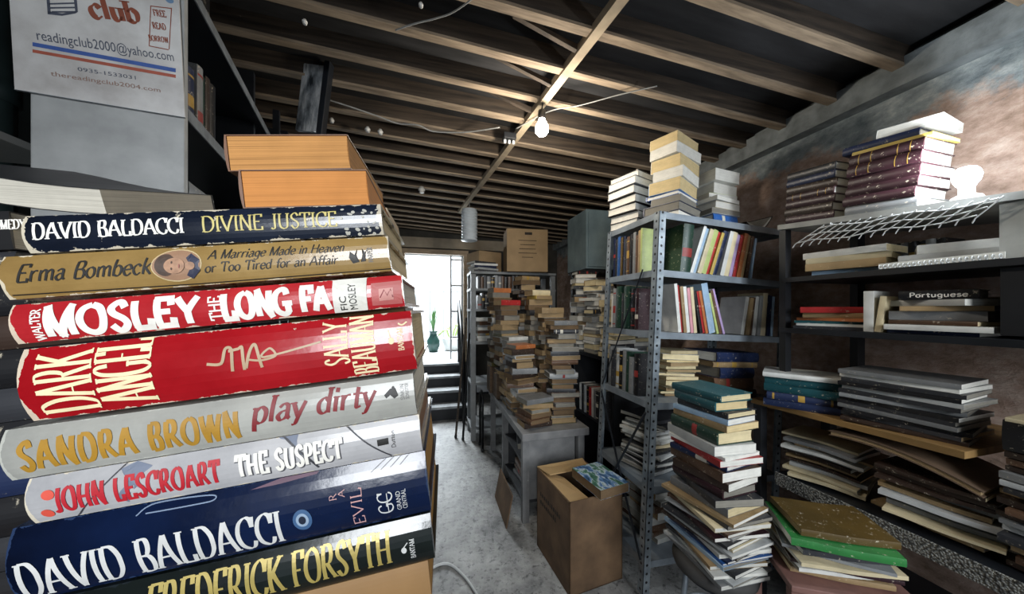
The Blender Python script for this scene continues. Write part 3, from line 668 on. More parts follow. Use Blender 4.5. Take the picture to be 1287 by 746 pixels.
# the dark pile to the left of the novels
hb = -.236
for k, (t_, c, pg) in enumerate([(.04, 'black', 'grey'), (.03, 'charcoal', 'grey'), (.035, 'black', 'brown'), (.03, 'navy', 'grey'), (.036, 'black', 'grey'), (.03, 'charcoal', 'brown'), (.034, 'black', 'grey'), (.03, 'dark brown', 'grey'), (.03, 'black', 'grey'), (.027, 'charcoal', 'grey')]):
    s0, s1 = -.32+rng.uniform(-.01, .01), (-.045 if k < 8 else -.098)+rng.uniform(-.012, .0)
    book(frame(OW+E1*(s0+s1)/2+E2*(.10+.08)+E3*hb, E1, E2, E3), s1-s0, .15, t_, 'hard', c, pg, '%s hardback %s dark pile left of the foreground novels' % (c, 'topmost but one on the' if k == 9 else ordw(11-k)+' from the top of the'), 'dark books left of the foreground pile')
    hb += t_+.0006
OM = Spine(-.33, -.102, hb, hb+.034, .15, 'soft', (cover_mat('black card cover', '121214', .4), p_white), 'black paperback with small white capitals, left of the navy hardback', .10)
OM.text('COMEDY', (-14, 289), (33, 287), (-14, 277), i_white, thick=.15, thin=.05)
E3top = hb+.034
# table that carries the foreground piles (below the frame)
m_ply = plain('worn plywood', '6f5a42', .7, .3, 5, sc3=(1, 8, 1))
tb = thing('work_table', 'worn plywood table top carrying the foreground pile of novels', 'table', frame(OW+E1*.0+E2*.2+E3*(-.237), E1, E2, E3))
MB().box((-.45, -.22, -.025), (.195, .16, -.0005)).build('table_top', m_ply, tb)
for x, y in ((-.42, -.19), (.165, -.19), (-.42, .13), (.165, .13)):
    h = (OW+E1*x+E2*(.2+y)+E3*(-.262)).z
    MB().box((x-.02, y-.02, -.025-h*1.0), (x+.02, y+.02, -.0255)).build('leg', m_ply, tb)
# curled white-paged magazine lying on the dark pile
def hump(x, y): return .034*math.exp(-((x-.02)/.30)**2)-.02
mg = at(60, 268, .33)
pm_ = at(46, 252, .385); Mm = frame(pm_, E1, E2, E3) @ Matrix.Rotation(.10, 4, 'Y') @ Matrix.Rotation(.30, 4, 'X') @ Matrix.Rotation(PI, 4, 'Z')
MG = book(Mm, .27, .17, .026, 'mag', None, None, 'curled thick white-paged magazine lying behind the navy hardback', None, warp=lambda x, y: .022*math.exp(-((x-.18)/.33)**2)-.008, mats=(cover_mat('dark magazine cover', '26282b', .4), p_white))

# ------------------------------------------------------------------ left steel bookcase, its grey end panel towards us
AB = math.radians(11)
Mb = Matrix.Translation((-.61, 1.0, 0)) @ Matrix.Rotation(AB, 4, 'Z')   # x: to the right, y: along the aisle; case lies at x<0
m_panel = plain('pale grey painted steel', '989a9a', .5, .14, 9, bump=.1, h2='b2b4b3')
m_dsteel = plain('dark blue-black steel', '171b21', .45, .4, 8)
m_edge = plain('worn bare steel edge', '8b9196', .4, .35, 20, .4)
bc = thing('steel_bookcase', 'tall dark steel bookcase with a pale grey end panel at the left', 'bookcase', Mb)
DPT = .255; LEN = 1.3
MB().box((-DPT, 0, 0), (0, .02, 2.5), bev=.003).build('end_panel', m_panel, bc)
MB().box((-DPT, LEN-.02, 0), (0, LEN, 2.5)).build('end_panel', m_dsteel, bc)
MB().box((-DPT, .02, 0), (-DPT+.01, LEN-.02, 2.5)).build('back_panel', m_dsteel, bc)
MB().box((-DPT+.01, .75, 1.96), (-.04, .775, 2.5)).build('divider', m_dsteel, bc)
for z in (.15, .62, 1.06, 1.49, 1.925, 2.275):
    s_ = MB().box((-DPT+.01, .021, z-.012), (-.004, LEN-.021, z)).build('shelf', m_dsteel, bc)
    MB().box((-.004, .021, z-.03), (-.0005, LEN-.021, z+.001)).build('shelf_lip', m_edge, s_)
MB().box((-.03, 1.05, 0), (.0, 1.08, 2.5)).build('post', m_dsteel, bc)
# contents of the bookcase
rng = random.Random(11)
dk = ['black', 'charcoal', 'navy', 'dark brown', 'dark green', 'maroon', 'grey']
MR = Mb @ Matrix.Rotation(PI/2, 4, 'Z')    # x along the aisle, -y towards the aisle
def bcrow(x0, z, items, desc, lean=0, dy=.05): row(rng, items, MR @ Matrix.Translation((x0, dy, z)), desc, 'books in the left steel bookcase', lean)
bcrow(.06, 1.926, [dict(T=.05, L=.20, W=.15, kind='hard', cover='charcoal', page='grey'), dict(T=.06, L=.23, W=.16, kind='hard', cover='grey', page='grey'), dict(T=.04, L=.2, W=.15, kind='hard', cover='navy', page='grey')]+
 [dict(T=rng.uniform(.03, .05), L=rng.uniform(.2, .26), W=.16, kind='hard', cover=rng.choice(dk), page='grey') for _ in range(4)], 'on the shelf behind the grey end panel')
stack(rng, gen(rng, .22, dk, ['grey', 'white'], L=(.19, .23), W=(.13, .15), kinds=('soft', 'mag')), MR @ TR(.26, .125, 1.4905, .03), 'the pile beside the grey end panel', 'books in the left steel bookcase', warp=.004, jit=(.004, .004, .05))
stack(rng, gen(rng, .28, dk, ['grey'], L=(.19, .23), W=(.13, .16)), MR @ TR(.62, .125, 1.4905, .03), 'the dark pile along the left bookcase', 'books in the left steel bookcase')
bcrow(.08, 2.276, [dict(T=.05, L=.19, W=.15, kind='hard', cover=rng.choice(['black', 'charcoal']), page='grey') for _ in range(5)], 'on the top bookcase shelf')
# clear-wrapped picture leaning at the far end of the bookcase
m_foil = NT('crinkled wrap with painted glints', .12, .3, .8); f_ = m_foil.noise(16, 4, sc3=(1, 1, .35)); m_foil.bump(f_, 1.0, .03)
m_foil = m_foil.out(m_foil.ramp(f_, [(.35, hexc('3a3f44')), (.46, hexc('9aa1a6')), (.58, hexc('e2e5e6'))]))  # near-white crinkles in the ramp paint the glints on the wrap
pw = at(386, 124, 1.62)
fo = thing('wrapped_panel', 'plastic-wrapped panel hanging glinting beside the far end of the left bookcase', 'panel', TR(pw.x, pw.y, pw.z-.17, -.25, 0, .12))
MB().box((-.055, -.012, 0), (.055, .012, .34), bev=.006).build('wrapping', m_foil, fo)
MB().box((.056, -.02, -.02), (.085, .02, .36), bev=.003).build('board', m_dsteel, fo)
MB().tube([(.03, 0, .339), (.0, 0, .45)], .003, 6).build('hanging_wire', m_dsteel, fo)
# notice taped to the end panel
CSN = Mb @ Vector((0, 0, 0)); NB = (Mb.to_3x3() @ Vector((0, -1, 0)))
def pn(px, py, off=.004): return on(px, py, CSN+NB*off, NB)
q = [pn(20, 113), pn(233, 148), pn(246, -60), pn(38, -84)]
ux = (q[1]-q[0]).normalized(); uy = NB.cross(ux).normalized()
if uy.z < 0: uy = -uy
Lx = (q[1]-q[0]).length; Ly = .30
MS = frame(q[0], ux, uy, NB)
nt = NT('weathered white card', .6, 0, .4); f_ = nt.noise(14, 6, rough=.7); g_ = nt.noise(4, 4)
m_card = nt.out(nt.mix(.6, nt.ramp(f_, [(.3, hexc('b2aca6')), (.6, hexc('d8d6d4'))]), nt.ramp(g_, [(.35, hexc('8f8a88')), (.55, hexc('dededc'))])))
sg = thing('notice_card', 'weathered white card notice with blue and red stripes taped to the grey panel', 'sign', MS)
MB().box((0, 0, 0), (Lx, Ly, .003)).build('card', m_card, sg)
MB().box((-.0005, -.0008, -.002), (Lx+.0005, -.0001, .0035)).build('card_edge', m_edge, sg)
def sp(px, py):
    v = MS.inverted() @ on(px, py, q[0]+NB*.003, NB); return v.x, v.y
def stext(txt, bl, br, tl, m, font='pen', **kw):
    b0 = sp(*bl); b1 = sp(*br); t0 = sp(*tl); ax = Vector((b1[0]-b0[0], b1[1]-b0[1])); L = ax.length; ax /= L; up = Vector((-ax.y, ax.x)); H = abs(Vector((t0[0]-b0[0], t0[1]-b0[1])).dot(up))
    P, f4 = pen(txt, L, H, **kw) if font == 'pen' else bfont(txt, L, H)
    MB().add([(b0[0]+ax.x*p[0]+up.x*p[1], b0[1]+ax.y*p[0]+up.y*p[1], .0034) for p in P], f4).build('lettering', m, sg)
def spoly(pts, m, z=.0033, name='printed_mark'):
    MB().add([(*sp(*p), z) for p in pts], [tuple(range(len(pts)))]).build(name, m, sg)
s_brown = ink('brick brown print', '8f4a34'); s_dark = ink('dark blue grey print', '4a5060'); s_blue = ink('blue stripe', '3558a0'); s_red = ink('red brown stripe', 'a5513c')
stext('club', (116, 22), (176, 29), (118, -4), s_brown, thick=.25, thin=.06, serif=.08, nib=40, track=.1)
stext('readingclub2000@yahoo.com', (47, 50), (219, 77), (48, 37), s_dark, font='b')
spoly([(41, 53), (221, 86), (221, 91), (41, 58)], s_blue); spoly([(41, 62), (221, 94), (221, 98), (41, 66)], s_red)
stext('0935-1533031', (98, 89), (171, 100), (98, 84), s_dark, font='b'); stext('thereadingclub2004.com', (64, 95), (202, 116), (64, 89), ink('brown print', '8a6a5c'), font='b')
stext('FREE', (194, 20), (209, 22), (194, 12), s_brown, thick=.13, thin=.08, serif=0, track=.2); stext('READ', (193, 36), (209, 38), (193, 28), s_brown, thick=.13, thin=.08, serif=0, track=.2); stext('BORROW', (188, 51), (212, 54), (188, 44), s_brown, thick=.13, thin=.08, serif=0, track=.2)
for a, b in (((189, 7), (215, 10)), ((187, 57), (212, 62))): spoly([a, b, (b[0], b[1]+1.2), (a[0], a[1]+1.2)], s_brown)
for a, b in (((189, 7), (187, 57)), ((215, 10), (212, 62))): spoly([a, (a[0]+1.2, a[1]), (b[0]+1.2, b[1]), b], s_brown)
for k in range(3): spoly([(61+k*2, 4+k*5), (94+k, 3+k*5.5), (94+k, 5+k*5.5), (61+k*2, 6+k*5)], s_dark, name='printed_book')
spoly([(58, -8), (60, 17), (64, 17), (62, -8)], s_dark, name='printed_book'); spoly([(92, -8), (95, 17), (98, 15), (96, -8)], s_dark, name='printed_book'); spoly([(60, 14), (78, 17), (95, 14), (95, 17), (78, 20), (60, 18)], s_dark, name='printed_book')
cq = sp(213, 0); r_ = .008
MB().add([(cq[0]+r_*math.cos(k*PI/12), cq[1]+r_*math.sin(k*PI/12), .0033) for k in range(24)], [tuple(range(24))]).build('printed_mark', ink('pale blue disc', '6d8db0'), sg)
# dim pipes and a slatted crate left of the panel
m_pipe = plain('dull green pipe', '2c3a3a', .5, .3, 8)
pp = thing('downpipe', 'dull green pipe running up the left wall past the notice', 'pipe', (-1.22, 1.27, 0))
MB().tube([(0, 0, 0), (0, 0, 2.6)], .035, 12).build('pipe', m_pipe, pp, True)
MB().tube([(0, 0, 2.0), (0, 0, 2.06)], .043, 12).build('coupling', m_pipe, pp, True)
sh = thing('wall_shelf', 'small white shelf board just left of the grey panel', 'shelf', (-1.05, .99, 1.78))
MB().box((-.2, -.08, 0), (.12, .14, .018), bev=.002).build('board', plain('white board', 'b9bab6', .6, .1, 8), sh)
MB().prism([(-.17, .1, -.001), (-.17, .1, -.1), (-.17, -.05, -.001)], (.02, 0, 0)).build('bracket', m_edge, sh)
# ------------------------------------------------------------------ slotted-steel rack in the middle
t = NT('slotted grey steel', .45, .35, .5)
spx = t.n('ShaderNodeSeparateXYZ'); t.l(t.co.outputs['Object'], spx.inputs[0])
md = t.math('MODULO', spx.outputs['Z'], .04); dz = t.math('SUBTRACT', md, .02)
def hole(ax):
    dx = t.math('SUBTRACT', t.math('ABSOLUTE', spx.outputs[ax]), .019)
    return t.math('SQRT', t.math('ADD', t.math('MULTIPLY', dx, dx), t.math('MULTIPLY', dz, dz)))
dmin = t.math('MINIMUM', hole('X'), hole('Y'))
hk = t.math('LESS_THAN', dmin, .0062)
ns = t.noise(14, 6)
base_ = t.ramp(ns, [(.3, hexc('5c656d')), (.55, hexc('8d979e')), (.75, hexc('b0b8bc'))])
m_slot = t.out(t.mix(hk, base_, (.004, .004, .005)))
m_gsteel = plain('grey shelf steel', '848d95', .45, .3, 9, .3)
MK = Matrix.Translation((1.05, 1.30, 1.59)) @ Matrix.Rotation(math.radians(3.0), 4, 'Y') @ Matrix.Translation((0, 0, -1.59))
RW, RD = .83, .46
rk = thing('steel_rack', 'tall slotted grey steel rack of books standing by the cardboard box', 'rack', MK)
def post(x, y, sx, sy):
    b = MB(); b.box((0, 0, 0), (sx*.038, sy*.003, 1.826)); b.box((0, 0, 0), (sx*.003, sy*.038, 1.826))
    o = b.build('post', m_slot, rk); o.location = (x, y, .045)
b0 = .03
for x, sx in ((0, 1), (RW, -1)):
    for y, sy in ((0, 1), (RD, -1)): post(x, y, sx, sy)
RZ = (.20, .55, .95, 1.29, 1.59, 1.87)
for z in RZ:
    b = MB(); b.box((.004, .004, z-.004), (RW-.004, RD-.004, z)); b.box((.039, .0032, z-.032), (RW-.039, .005, z)); b.box((.039, RD-.005, z-.032), (RW-.039, RD-.0032, z)); b.box((.0032, .039, z-.032), (.005, RD-.039, z)); b.box((RW-.005, .039, z-.032), (RW-.0032, RD-.039, z))
    b.build('shelf', m_gsteel, rk)
for x in (-.004,):
    MB().tube([(x, .02, .20), (x, RD-.02, .9)], .006, 6).build('cross_brace', m_dsteel, rk); MB().tube([(x-.009, RD-.02, .20), (x-.009, .02, .9)], .006, 6).build('cross_brace', m_dsteel, rk)
    MB().tube([(x, RD-.03, .95), (x, .10, 1.6)], .004, 6).build('cross_brace', m_dsteel, rk)
rng = random.Random(21)
RG = 'books on the slotted steel rack'
def it(T, L, W, cover, page='white', kind='soft', **k): return dict(T=T, L=L, W=W, cover=cover, page=page, kind=kind, **k)
# second shelf down from the top: leaning row facing us
l1 = math.radians(17)
r1 = [it(.05, .235, .17, 'dark green', 'grey', 'hard', lean=.05, gap=.004), it(.014, .25, .15, 'white', lean=l1, gap=.0), it(.016, .24, .16, 'pale blue', lean=l1), it(.020, .235, .16, 'cream', lean=l1), it(.024, .235, .16, 'lime', lean=l1), it(.012, .23, .15, 'red', lean=l1), it(.014, .225, .15, 'yellow', lean=l1), it(.026, .235, .16, 'navy', 'white', 'hard', lean=l1), it(.020, .235, .16, 'white', lean=l1*.8), it(.026, .235, .16, 'cream', lean=l1*.75), it(.016, .225, .16, 'lilac', lean=l1*.7), it(.016, .225, .16, 'red', lean=l1*.7), it(.020, .235, .16, 'orange', lean=l1*.65), it(.018, .23, .16, 'tan', lean=l1*.6), it(.018, .225, .16, 'brown', lean=l1*.5), it(.01, .215, .16, 'pale blue', lean=l1*.4)]
for i_ in r1: i_['T'] *= 1.22; i_['L'] *= 1.03
row(rng, r1, MK @ TR(.15, .022, 1.5905), "in the rack's second tier", RG)
def sidebooks(z, items, desc):   # books along the rack's left end, spines to the aisle
    row(rng, items, MK @ TR(.014, RD-.045, z) @ Matrix.Rotation(-PI/2, 4, 'Z'), desc, RG, lean=-.03)
sidebooks(1.5905, [it(rng.uniform(.02, .028), rng.uniform(.2, .235), .115, c, 'grey', 'hard') for c in ('navy', 'charcoal', 'blue', 'ochre', 'navy', 'charcoal', 'brown', 'black', 'grey', 'brown', 'tan')]+[it(.014, .235, .115, 'lime')], "at the left end of the rack's second tier")
l2 = -math.radians(9)
r3 = [it(.016, .225, .15, 'white', lean=l2), it(.012, .22, .15, 'red', lean=l2), it(.016, .215, .15, 'tan', lean=l2), it(.018, .215, .15, 'white', lean=l2), it(.014, .21, .15, 'pink', lean=l2), it(.016, .215, .15, 'cream', lean=l2), it(.014, .20, .15, 'black', lean=l2*1.5), it(.018, .20, .15, 'red', lean=l2*1.5), it(.014, .205, .15, 'orange', lean=l2*1.6), it(.034, .24, .16, 'pale blue', 'white', lean=l2*1.6), it(.012, .20, .15, 'lime', lean=l2*1.9), it(.014, .215, .15, 'brown', lean=l2*2), it(.012, .225, .15, 'lilac', lean=l2*2.2),
 it(.02, .19, .15, 'white', lean=.13, gap=.10), it(.022, .185, .15, 'tan', lean=.12), it(.016, .19, .15, 'brown', lean=.1), it(.02, .195, .15, 'white', lean=.08), it(.02, .2, .15, 'light grey', lean=.06), it(.03, .215, .15, 'cream', 'white', 'hard', lean=.04), it(.02, .205, .15, 'navy', lean=.03), it(.014, .2, .15, 'pale blue', lean=.03)]
for i_ in r3: i_['T'] *= 1.12; i_['L'] *= 1.08
row(rng, r3, MK @ TR(.162, .022, 1.2905), "in the rack's third tier", RG)
sidebooks(1.2905, [it(.03, .19, .115, 'white', 'grey', 'hard'), it(.03, .23, .115, 'grey', 'grey', 'hard'), it(.05, .24, .115, 'dark green', 'grey', 'hard'), it(.026, .2, .115, 'charcoal', 'grey', 'hard'), it(.05, .235, .115, 'dark green', 'grey', 'hard'), it(.04, .22, .115, 'black', 'grey', 'hard'), it(.03, .22, .115, 'maroon', 'grey', 'hard')], "at the left end of the rack's third tier")
sidebooks(.9505, [it(rng.uniform(.03, .04), rng.uniform(.19, .23), .115, c, 'grey', 'hard') for c in ('grey', 'charcoal', 'light grey', 'black', 'grey', 'dark green', 'grey', 'black')], "at the left end of the rack's fourth tier")
# fourth tier: lying piles of papers and big books
PG = 'piles lying in the slotted steel rack'
stack(rng, gen(rng, .23, ['tan', 'cream', 'dark green', 'brown', 'white'], ['cream', 'yellowed', 'cream', 'tan'], L=(.18, .22), W=(.15, .19), T=(.012, .03), kinds=('soft', 'soft', 'mag')), MK @ TR(.27, .19, .9505, PI), "the cream-paged pile in the rack's fourth tier", PG, flips=(0,))
big = [dict(T=.05, L=.30, W=.22, kind='hard', cover='navy', page='white', yaw=.05), dict(T=.03, L=.28, W=.22, kind='hard', cover='tan', page='tan', yaw=-.06), dict(T=.055, L=.24, W=.2, kind='hard', cover='navy', page='grey', yaw=.04), dict(T=.06, L=.26, W=.22, kind='hard', cover='brown', page='brown', yaw=-.02), dict(T=.045, L=.25, W=.22, kind='hard', cover='dark brown', page='grey', yaw=.0)]
stack(rng, big, MK @ TR(.575, .16, .9505, 0), "the large-format pile in the rack's fourth tier", PG)
# fifth tier and foot of the rack: magazines
stack(rng, gen(rng, .22, ['white', 'light grey', 'grey', 'cream', 'charcoal'], ['white', 'grey'], L=(.26, .31), W=(.2, .23), T=(.008, .02), kinds=('mag', 'mag', 'soft')), MK @ TR(.21, .22, .5505, .3), "the magazine pile low in the rack behind the carton", PG, jit=(.012, .015, .14), warp=.006)
stack(rng, gen(rng, .2, ['white', 'grey', 'brown', 'charcoal'], ['grey', 'white'], L=(.24, .28), W=(.18, .22), T=(.01, .03), kinds=('mag', 'soft')), MK @ TR(.58, .22, .5505, -.1), "the right-hand pile low in the rack", PG, warp=.005)
stack(rng, gen(rng, .24, ['white', 'grey', 'brown'], ['grey', 'tan'], L=(.26, .3), W=(.2, .24), T=(.02, .04), kinds=('soft',)), MK @ TR(.25, .23, .2005, .1), "the pile on the rack's lowest shelf", PG)
# top of the rack
TG = 'books piled on top of the steel rack'
wl = ['white', 'white', 'cream']
stack(rng, [dict(T=rng.uniform(.036, .05), L=.2, W=.15, kind='hard', cover=c, page='white', yaw=rng.uniform(-.06, .06)) for c in ('black', 'grey', 'charcoal', 'dark brown', 'black', 'dark brown', 'charcoal')], MK @ TR(.085, .36, 1.8705, PI/2+.25), "the dark pile at the rack top's left", TG)
tall = [dict(T=.042, L=.21, W=.15, kind='soft', cover='cream', page='yellowed'), dict(T=.042, L=.23, W=.15, kind='soft', cover='white', page='white'), dict(T=.052, L=.22, W=.155, kind='soft', cover='white', page='yellowed'), dict(T=.042, L=.22, W=.15, kind='soft', cover='white', page='white'), dict(T=.05, L=.22, W=.16, kind='soft', cover='pale blue', page='yellowed'), dict(T=.016, L=.22, W=.17, kind='hard', cover='blue', page='white'), dict(T=.03, L=.2, W=.15, kind='soft', cover='grey', page='grey'), dict(T=.034, L=.235, W=.19, kind='hard', cover='navy', page='grey'), dict(T=.02, L=.235, W=.18, kind='soft', cover='charcoal', page='white')]
for k_, i_ in enumerate(tall): i_['T'] *= 1.32; i_['yaw'] = PI-.05+rng.uniform(-.1, .1)
stack(rng, tall, MK @ TR(.20, .145, 1.8705, .42), 'the tallest pile on the rack top', TG, jit=(.006, .008, .1))
stack(rng, [dict(T=.039, L=.17, W=.12, kind='soft', cover=c, page='white') for c in ('white', 'cream', 'white', 'light grey', 'white', 'tan', 'white', 'white', 'grey', 'white')], MK @ TR(.33, .34, 1.8705, .1), 'the pale pile behind the tallest pile', TG)
wp_st = [dict(T=.05, L=.17, W=.13, kind='soft', cover='white', page='white', yaw=PI), dict(T=.045, L=.17, W=.13, kind='soft', cover='white', page='white', yaw=PI+.03), dict(T=.022, L=.18, W=.14, kind='soft', cover='lime', page='white', yaw=PI-.1), dict(T=.018, L=.18, W=.13, kind='soft', cover='light grey', page='white', yaw=PI+.1), dict(T=.028, L=.17, W=.13, kind='soft', cover='cream', page='white', yaw=PI), dict(T=.022, L=.19, W=.14, kind='soft', cover='white', page='grey', yaw=PI-.05), dict(T=.05, L=.17, W=.16, kind='hard', cover='blue', page='white', yaw=.0)]
for i_ in wp_st: i_['T'] *= 1.25
stack(rng, wp_st, MK @ TR(.485, .14, 1.8705, .04), 'the white-paged pile at the right of the rack top', TG)
# open book propped at the right of the rack top
ob = thing('open_book', 'dark open book with splayed white pages at the right end of the rack top', 'book', MK @ TR(.715, .16, 1.8705, .1))
cvm = cm('dark brown'); W_ = .12
b = MB(); pts = [(-.11+.22*k/12, .10*(abs(-1+2*k/12))**1.6*(1 if k > 6 else .35)+.003) for k in range(13)]
vs_ = []; fs = []
for (x, z) in pts: vs_ += [(x, -.08, z), (x, .08, z), (x, .08, z+.003), (x, -.08, z+.003)]
for k in range(12):
    for j in range(4): fs.append((4*k+j, 4*k+(j+1) % 4, 4*(k+1)+(j+1) % 4, 4*(k+1)+j))
fs += [(3, 2, 1, 0), (48, 49, 50, 51)]
b.add(vs_, fs).build('cover', cvm, ob)
for s_, n_ in ((1, .055), (-1, .03)):
    vs_ = []; fs = []
    for k in range(7):
        x = s_*(.004+.095*k/6); zz = .10*(abs(x/.11))**1.6*(1 if s_ > 0 else .35)+.0075; tt = .012*math.sin(PI*(k+.6)/7)+.004
        vs_ += [(x, -.076, zz), (x, .076, zz), (x, .076, zz+tt), (x, -.076, zz+tt)]
    for k in range(6):
        for j in range(4): fs.append((4*k+j, 4*k+(j+1) % 4, 4*(k+1)+(j+1) % 4, 4*(k+1)+j))
    fs += [(3, 2, 1, 0), (24, 25, 26, 27)]
    MB().add(vs_, fs).build('page_block', pm('white'), ob)
# ------------------------------------------------------------------ cardboard box in the aisle
m_card_b = plain('brown corrugated card', '5d4733', .85, .25, 7, bump=.1, h2='775d43')
m_cardp = plain('pale inner card', 'b99a6c', .85, .12, 6)
ZB = .46
bc4 = [on(672, 587, (0, 0, ZB), (0, 0, 1)), on(720, 632, (0, 0, ZB), (0, 0, 1)), on(783, 614, (0, 0, ZB), (0, 0, 1)), on(731, 577, (0, 0, ZB), (0, 0, 1))]
ctr = (bc4[0]+bc4[1]+bc4[2]+bc4[3])/4
bx_ = ((bc4[2]-bc4[1])+(bc4[3]-bc4[0])).normalized(); by_ = Vector((-bx_.y, bx_.x, 0))
hx = ((bc4[2]-bc4[1]).length+(bc4[3]-bc4[0]).length)/4; hy = ((bc4[1]-bc4[0]).length+(bc4[2]-bc4[3]).length)/4
MBx = frame((ctr.x, ctr.y, 0), bx_, by_, (0, 0, 1))
cb = thing('cardboard_box', 'brown cardboard box with loosely shut flaps standing in the aisle', 'box', MBx)
b = MB(); th = .006
b.box((-hx, -hy, .001), (hx, hy, .001+th)); b.box((-hx, -hy, .001), (-hx+th, hy, ZB)); b.box((hx-th, -hy, .001), (hx, hy, ZB)); b.box((-hx, -hy, .001), (hx, -hy+th, ZB)); b.box((-hx, hy-th, .001), (hx, hy, ZB))
b.build('carton_body', m_card_b, cb)
def flap(poly, z0, name='flap'):
    MB().prism([(x, y, z0+dz_) for x, y, dz_ in poly], (0, 0, .005)).build(name, m_cardp, cb)
flap([(-hx+.0, hy, .002), (hx, hy, .0), (hx-.02, .09, -.012), (-hx+.02, .06, .010)], ZB)
flap([(-hx, -hy, .0), (-hx, hy-.02, .0), (-.035, hy-.10, -.03), (-.035, -hy+.02, -.012)], ZB-.006)
flap([(hx, -hy, .0), (hx, hy-.02, .0), (.06, hy-.08, -.034), (.06, -hy+.02, -.034)], ZB-.006)
i_card = ink('dull black stencil', '2c241d', .8)
rs_ = random.Random(9)
for k, (zz, n_) in enumerate(((.32, 11), (.275, 9))):    # two faded, illegible stencilled lines
    y = .14; b = MB()
    for _ in range(n_):
        w_ = rs_.uniform(.010, .02); h_ = rs_.uniform(.022, .03)
        b.add([(-hx-.0008, y, zz), (-hx-.0008, y-w_, zz+.002), (-hx-.0008, y-w_*rs_.uniform(.6, 1), zz+h_), (-hx-.0008, y-w_*.1, zz+h_*.9)], [(0, 1, 2, 3)]); y -= w_+.006
    b.build('faded_stencil', i_card, cb)
# book lying in the box's open corner
bkm = NT('blue and green photo cover', .35); f_ = bkm.noise(14, 4, sc3=(1, 2.4, 1)); bkm = bkm.out(bkm.ramp(f_, [(.35, hexc('22405a')), (.48, hexc('5f86b5')), (.53, hexc('c3cfd6')), (.58, hexc('4f7d68')), (.7, hexc('35594e'))]))
pbk = on(757, 600, (0, 0, ZB+.03), (0, 0, 1))
book(frame((pbk.x-.03, pbk.y-.02, ZB-.028), bx_, by_, (0, 0, 1)) @ TR(.0, 0, .04, PI/2+.06), .24, .18, .048, 'soft', None, None, 'paperback with a blue and green picture cover lying on the cardboard box', None, mats=(bkm, pm('brown')))

# ------------------------------------------------------------------ tall book pile on a stool, right of centre
sx_, sy_ = 1.065, 1.0
m_seat = plain('grey padded seat', '3c3b3a', .7, .2, 10)
stl = thing('stool', 'round grey padded stool carrying the tallest pile of books', 'stool', (sx_, sy_, 0))
MB().lathe([(.13, .40), (.142, .407), (.145, .422), (.14, .442), (.125, .45), (.05, .4505)], 32).build('seat', m_seat, stl, True)
MB().lathe([(.11, .375), (.115, .38), (.115, .40), (.11, .40)], 24).build('seat_rim', m_dsteel, stl)
for k in range(4):
    a = PI/4+k*PI/2
    MB().tube([(.09*math.cos(a), .09*math.sin(a), .385), (.125*math.cos(a), .125*math.sin(a), 0.0)], .011, 10).build('leg', m_gsteel, stl, True)
MB().tube([(.108*math.cos(k*PI/12), .108*math.sin(k*PI/12), .2) for k in range(25)], .007, 8).build('foot_ring', m_gsteel, stl, True)
rng = random.Random(5)
CY = -PI/2+.02
cp = []
def C_(T, L, W, cover, page, kind='hard', yaw=0, **k): cp.append(dict(T=T, L=L, W=W, cover=cover, page=page, kind=kind, yaw=yaw, **k))
C_(.026, .22, .15, 'teal', 'cream', 'hard', .03); C_(.034, .2, .145, 'teal', 'yellowed', 'hard', -.05); C_(.022, .21, .15, 'charcoal', 'cream', 'hard', .08); C_(.02, .225, .15, 'pale blue', 'white', 'soft', .12); C_(.024, .23, .16, 'tan', 'yellowed', 'soft', .06)
C_(.045, .22, .16, 'dark green', 'cream', 'hard', -.02); C_(.034, .25, .17, 'light grey', 'white', 'soft', -.10); C_(.012, .25, .17, 'white', 'white', 'mag', .05); C_(.022, .25, .18, 'red', 'white', 'soft', -.08)
C_(.02, .23, .17, 'navy', 'white', 'hard', .14); C_(.034, .24, .18, 'brown', 'white', 'soft', .0); C_(.028, .22, .17, 'dark brown', 'white', 'soft', .15); C_(.03, .22, .165, 'maroon', 'grey', 'hard', .05)
C_(.026, .25, .18, 'charcoal', 'grey', 'soft', -.2); C_(.03, .24, .18, 'grey', 'cream', 'soft', .1)
for k, (c, pg) in enumerate([('tan', 'white'), ('charcoal', 'grey'), ('cream', 'white'), ('brown', 'white'), ('light grey', 'grey'), ('maroon', 'white'), ('charcoal', 'white'), ('cream', 'white'), ('light grey', 'white'), ('dark brown', 'grey'), ('white', 'white'), ('navy', 'white'), ('blue', 'white'), ('pale blue', 'grey'), ('tan', 'white'), ('charcoal', 'white'), ('white', 'white'), ('light grey', 'grey'), ('grey', 'white')]):
    C_(rng.uniform(.007, .015), rng.uniform(.26, .29), rng.uniform(.2, .215), c, pg, 'mag' if k != 12 else 'soft', rng.uniform(-.2, .2))
flipz = [0, 0, 0]
stack(rng, cp, TR(sx_, sy_, .4505, CY) @ Matrix.Rotation(PI, 4, 'Z') @ Matrix.Rotation(PI, 4, 'Z'), 'the tall pile on the round stool', 'books piled on the round stool', jit=(.004, .006, .05), lean=(-.02, .0))
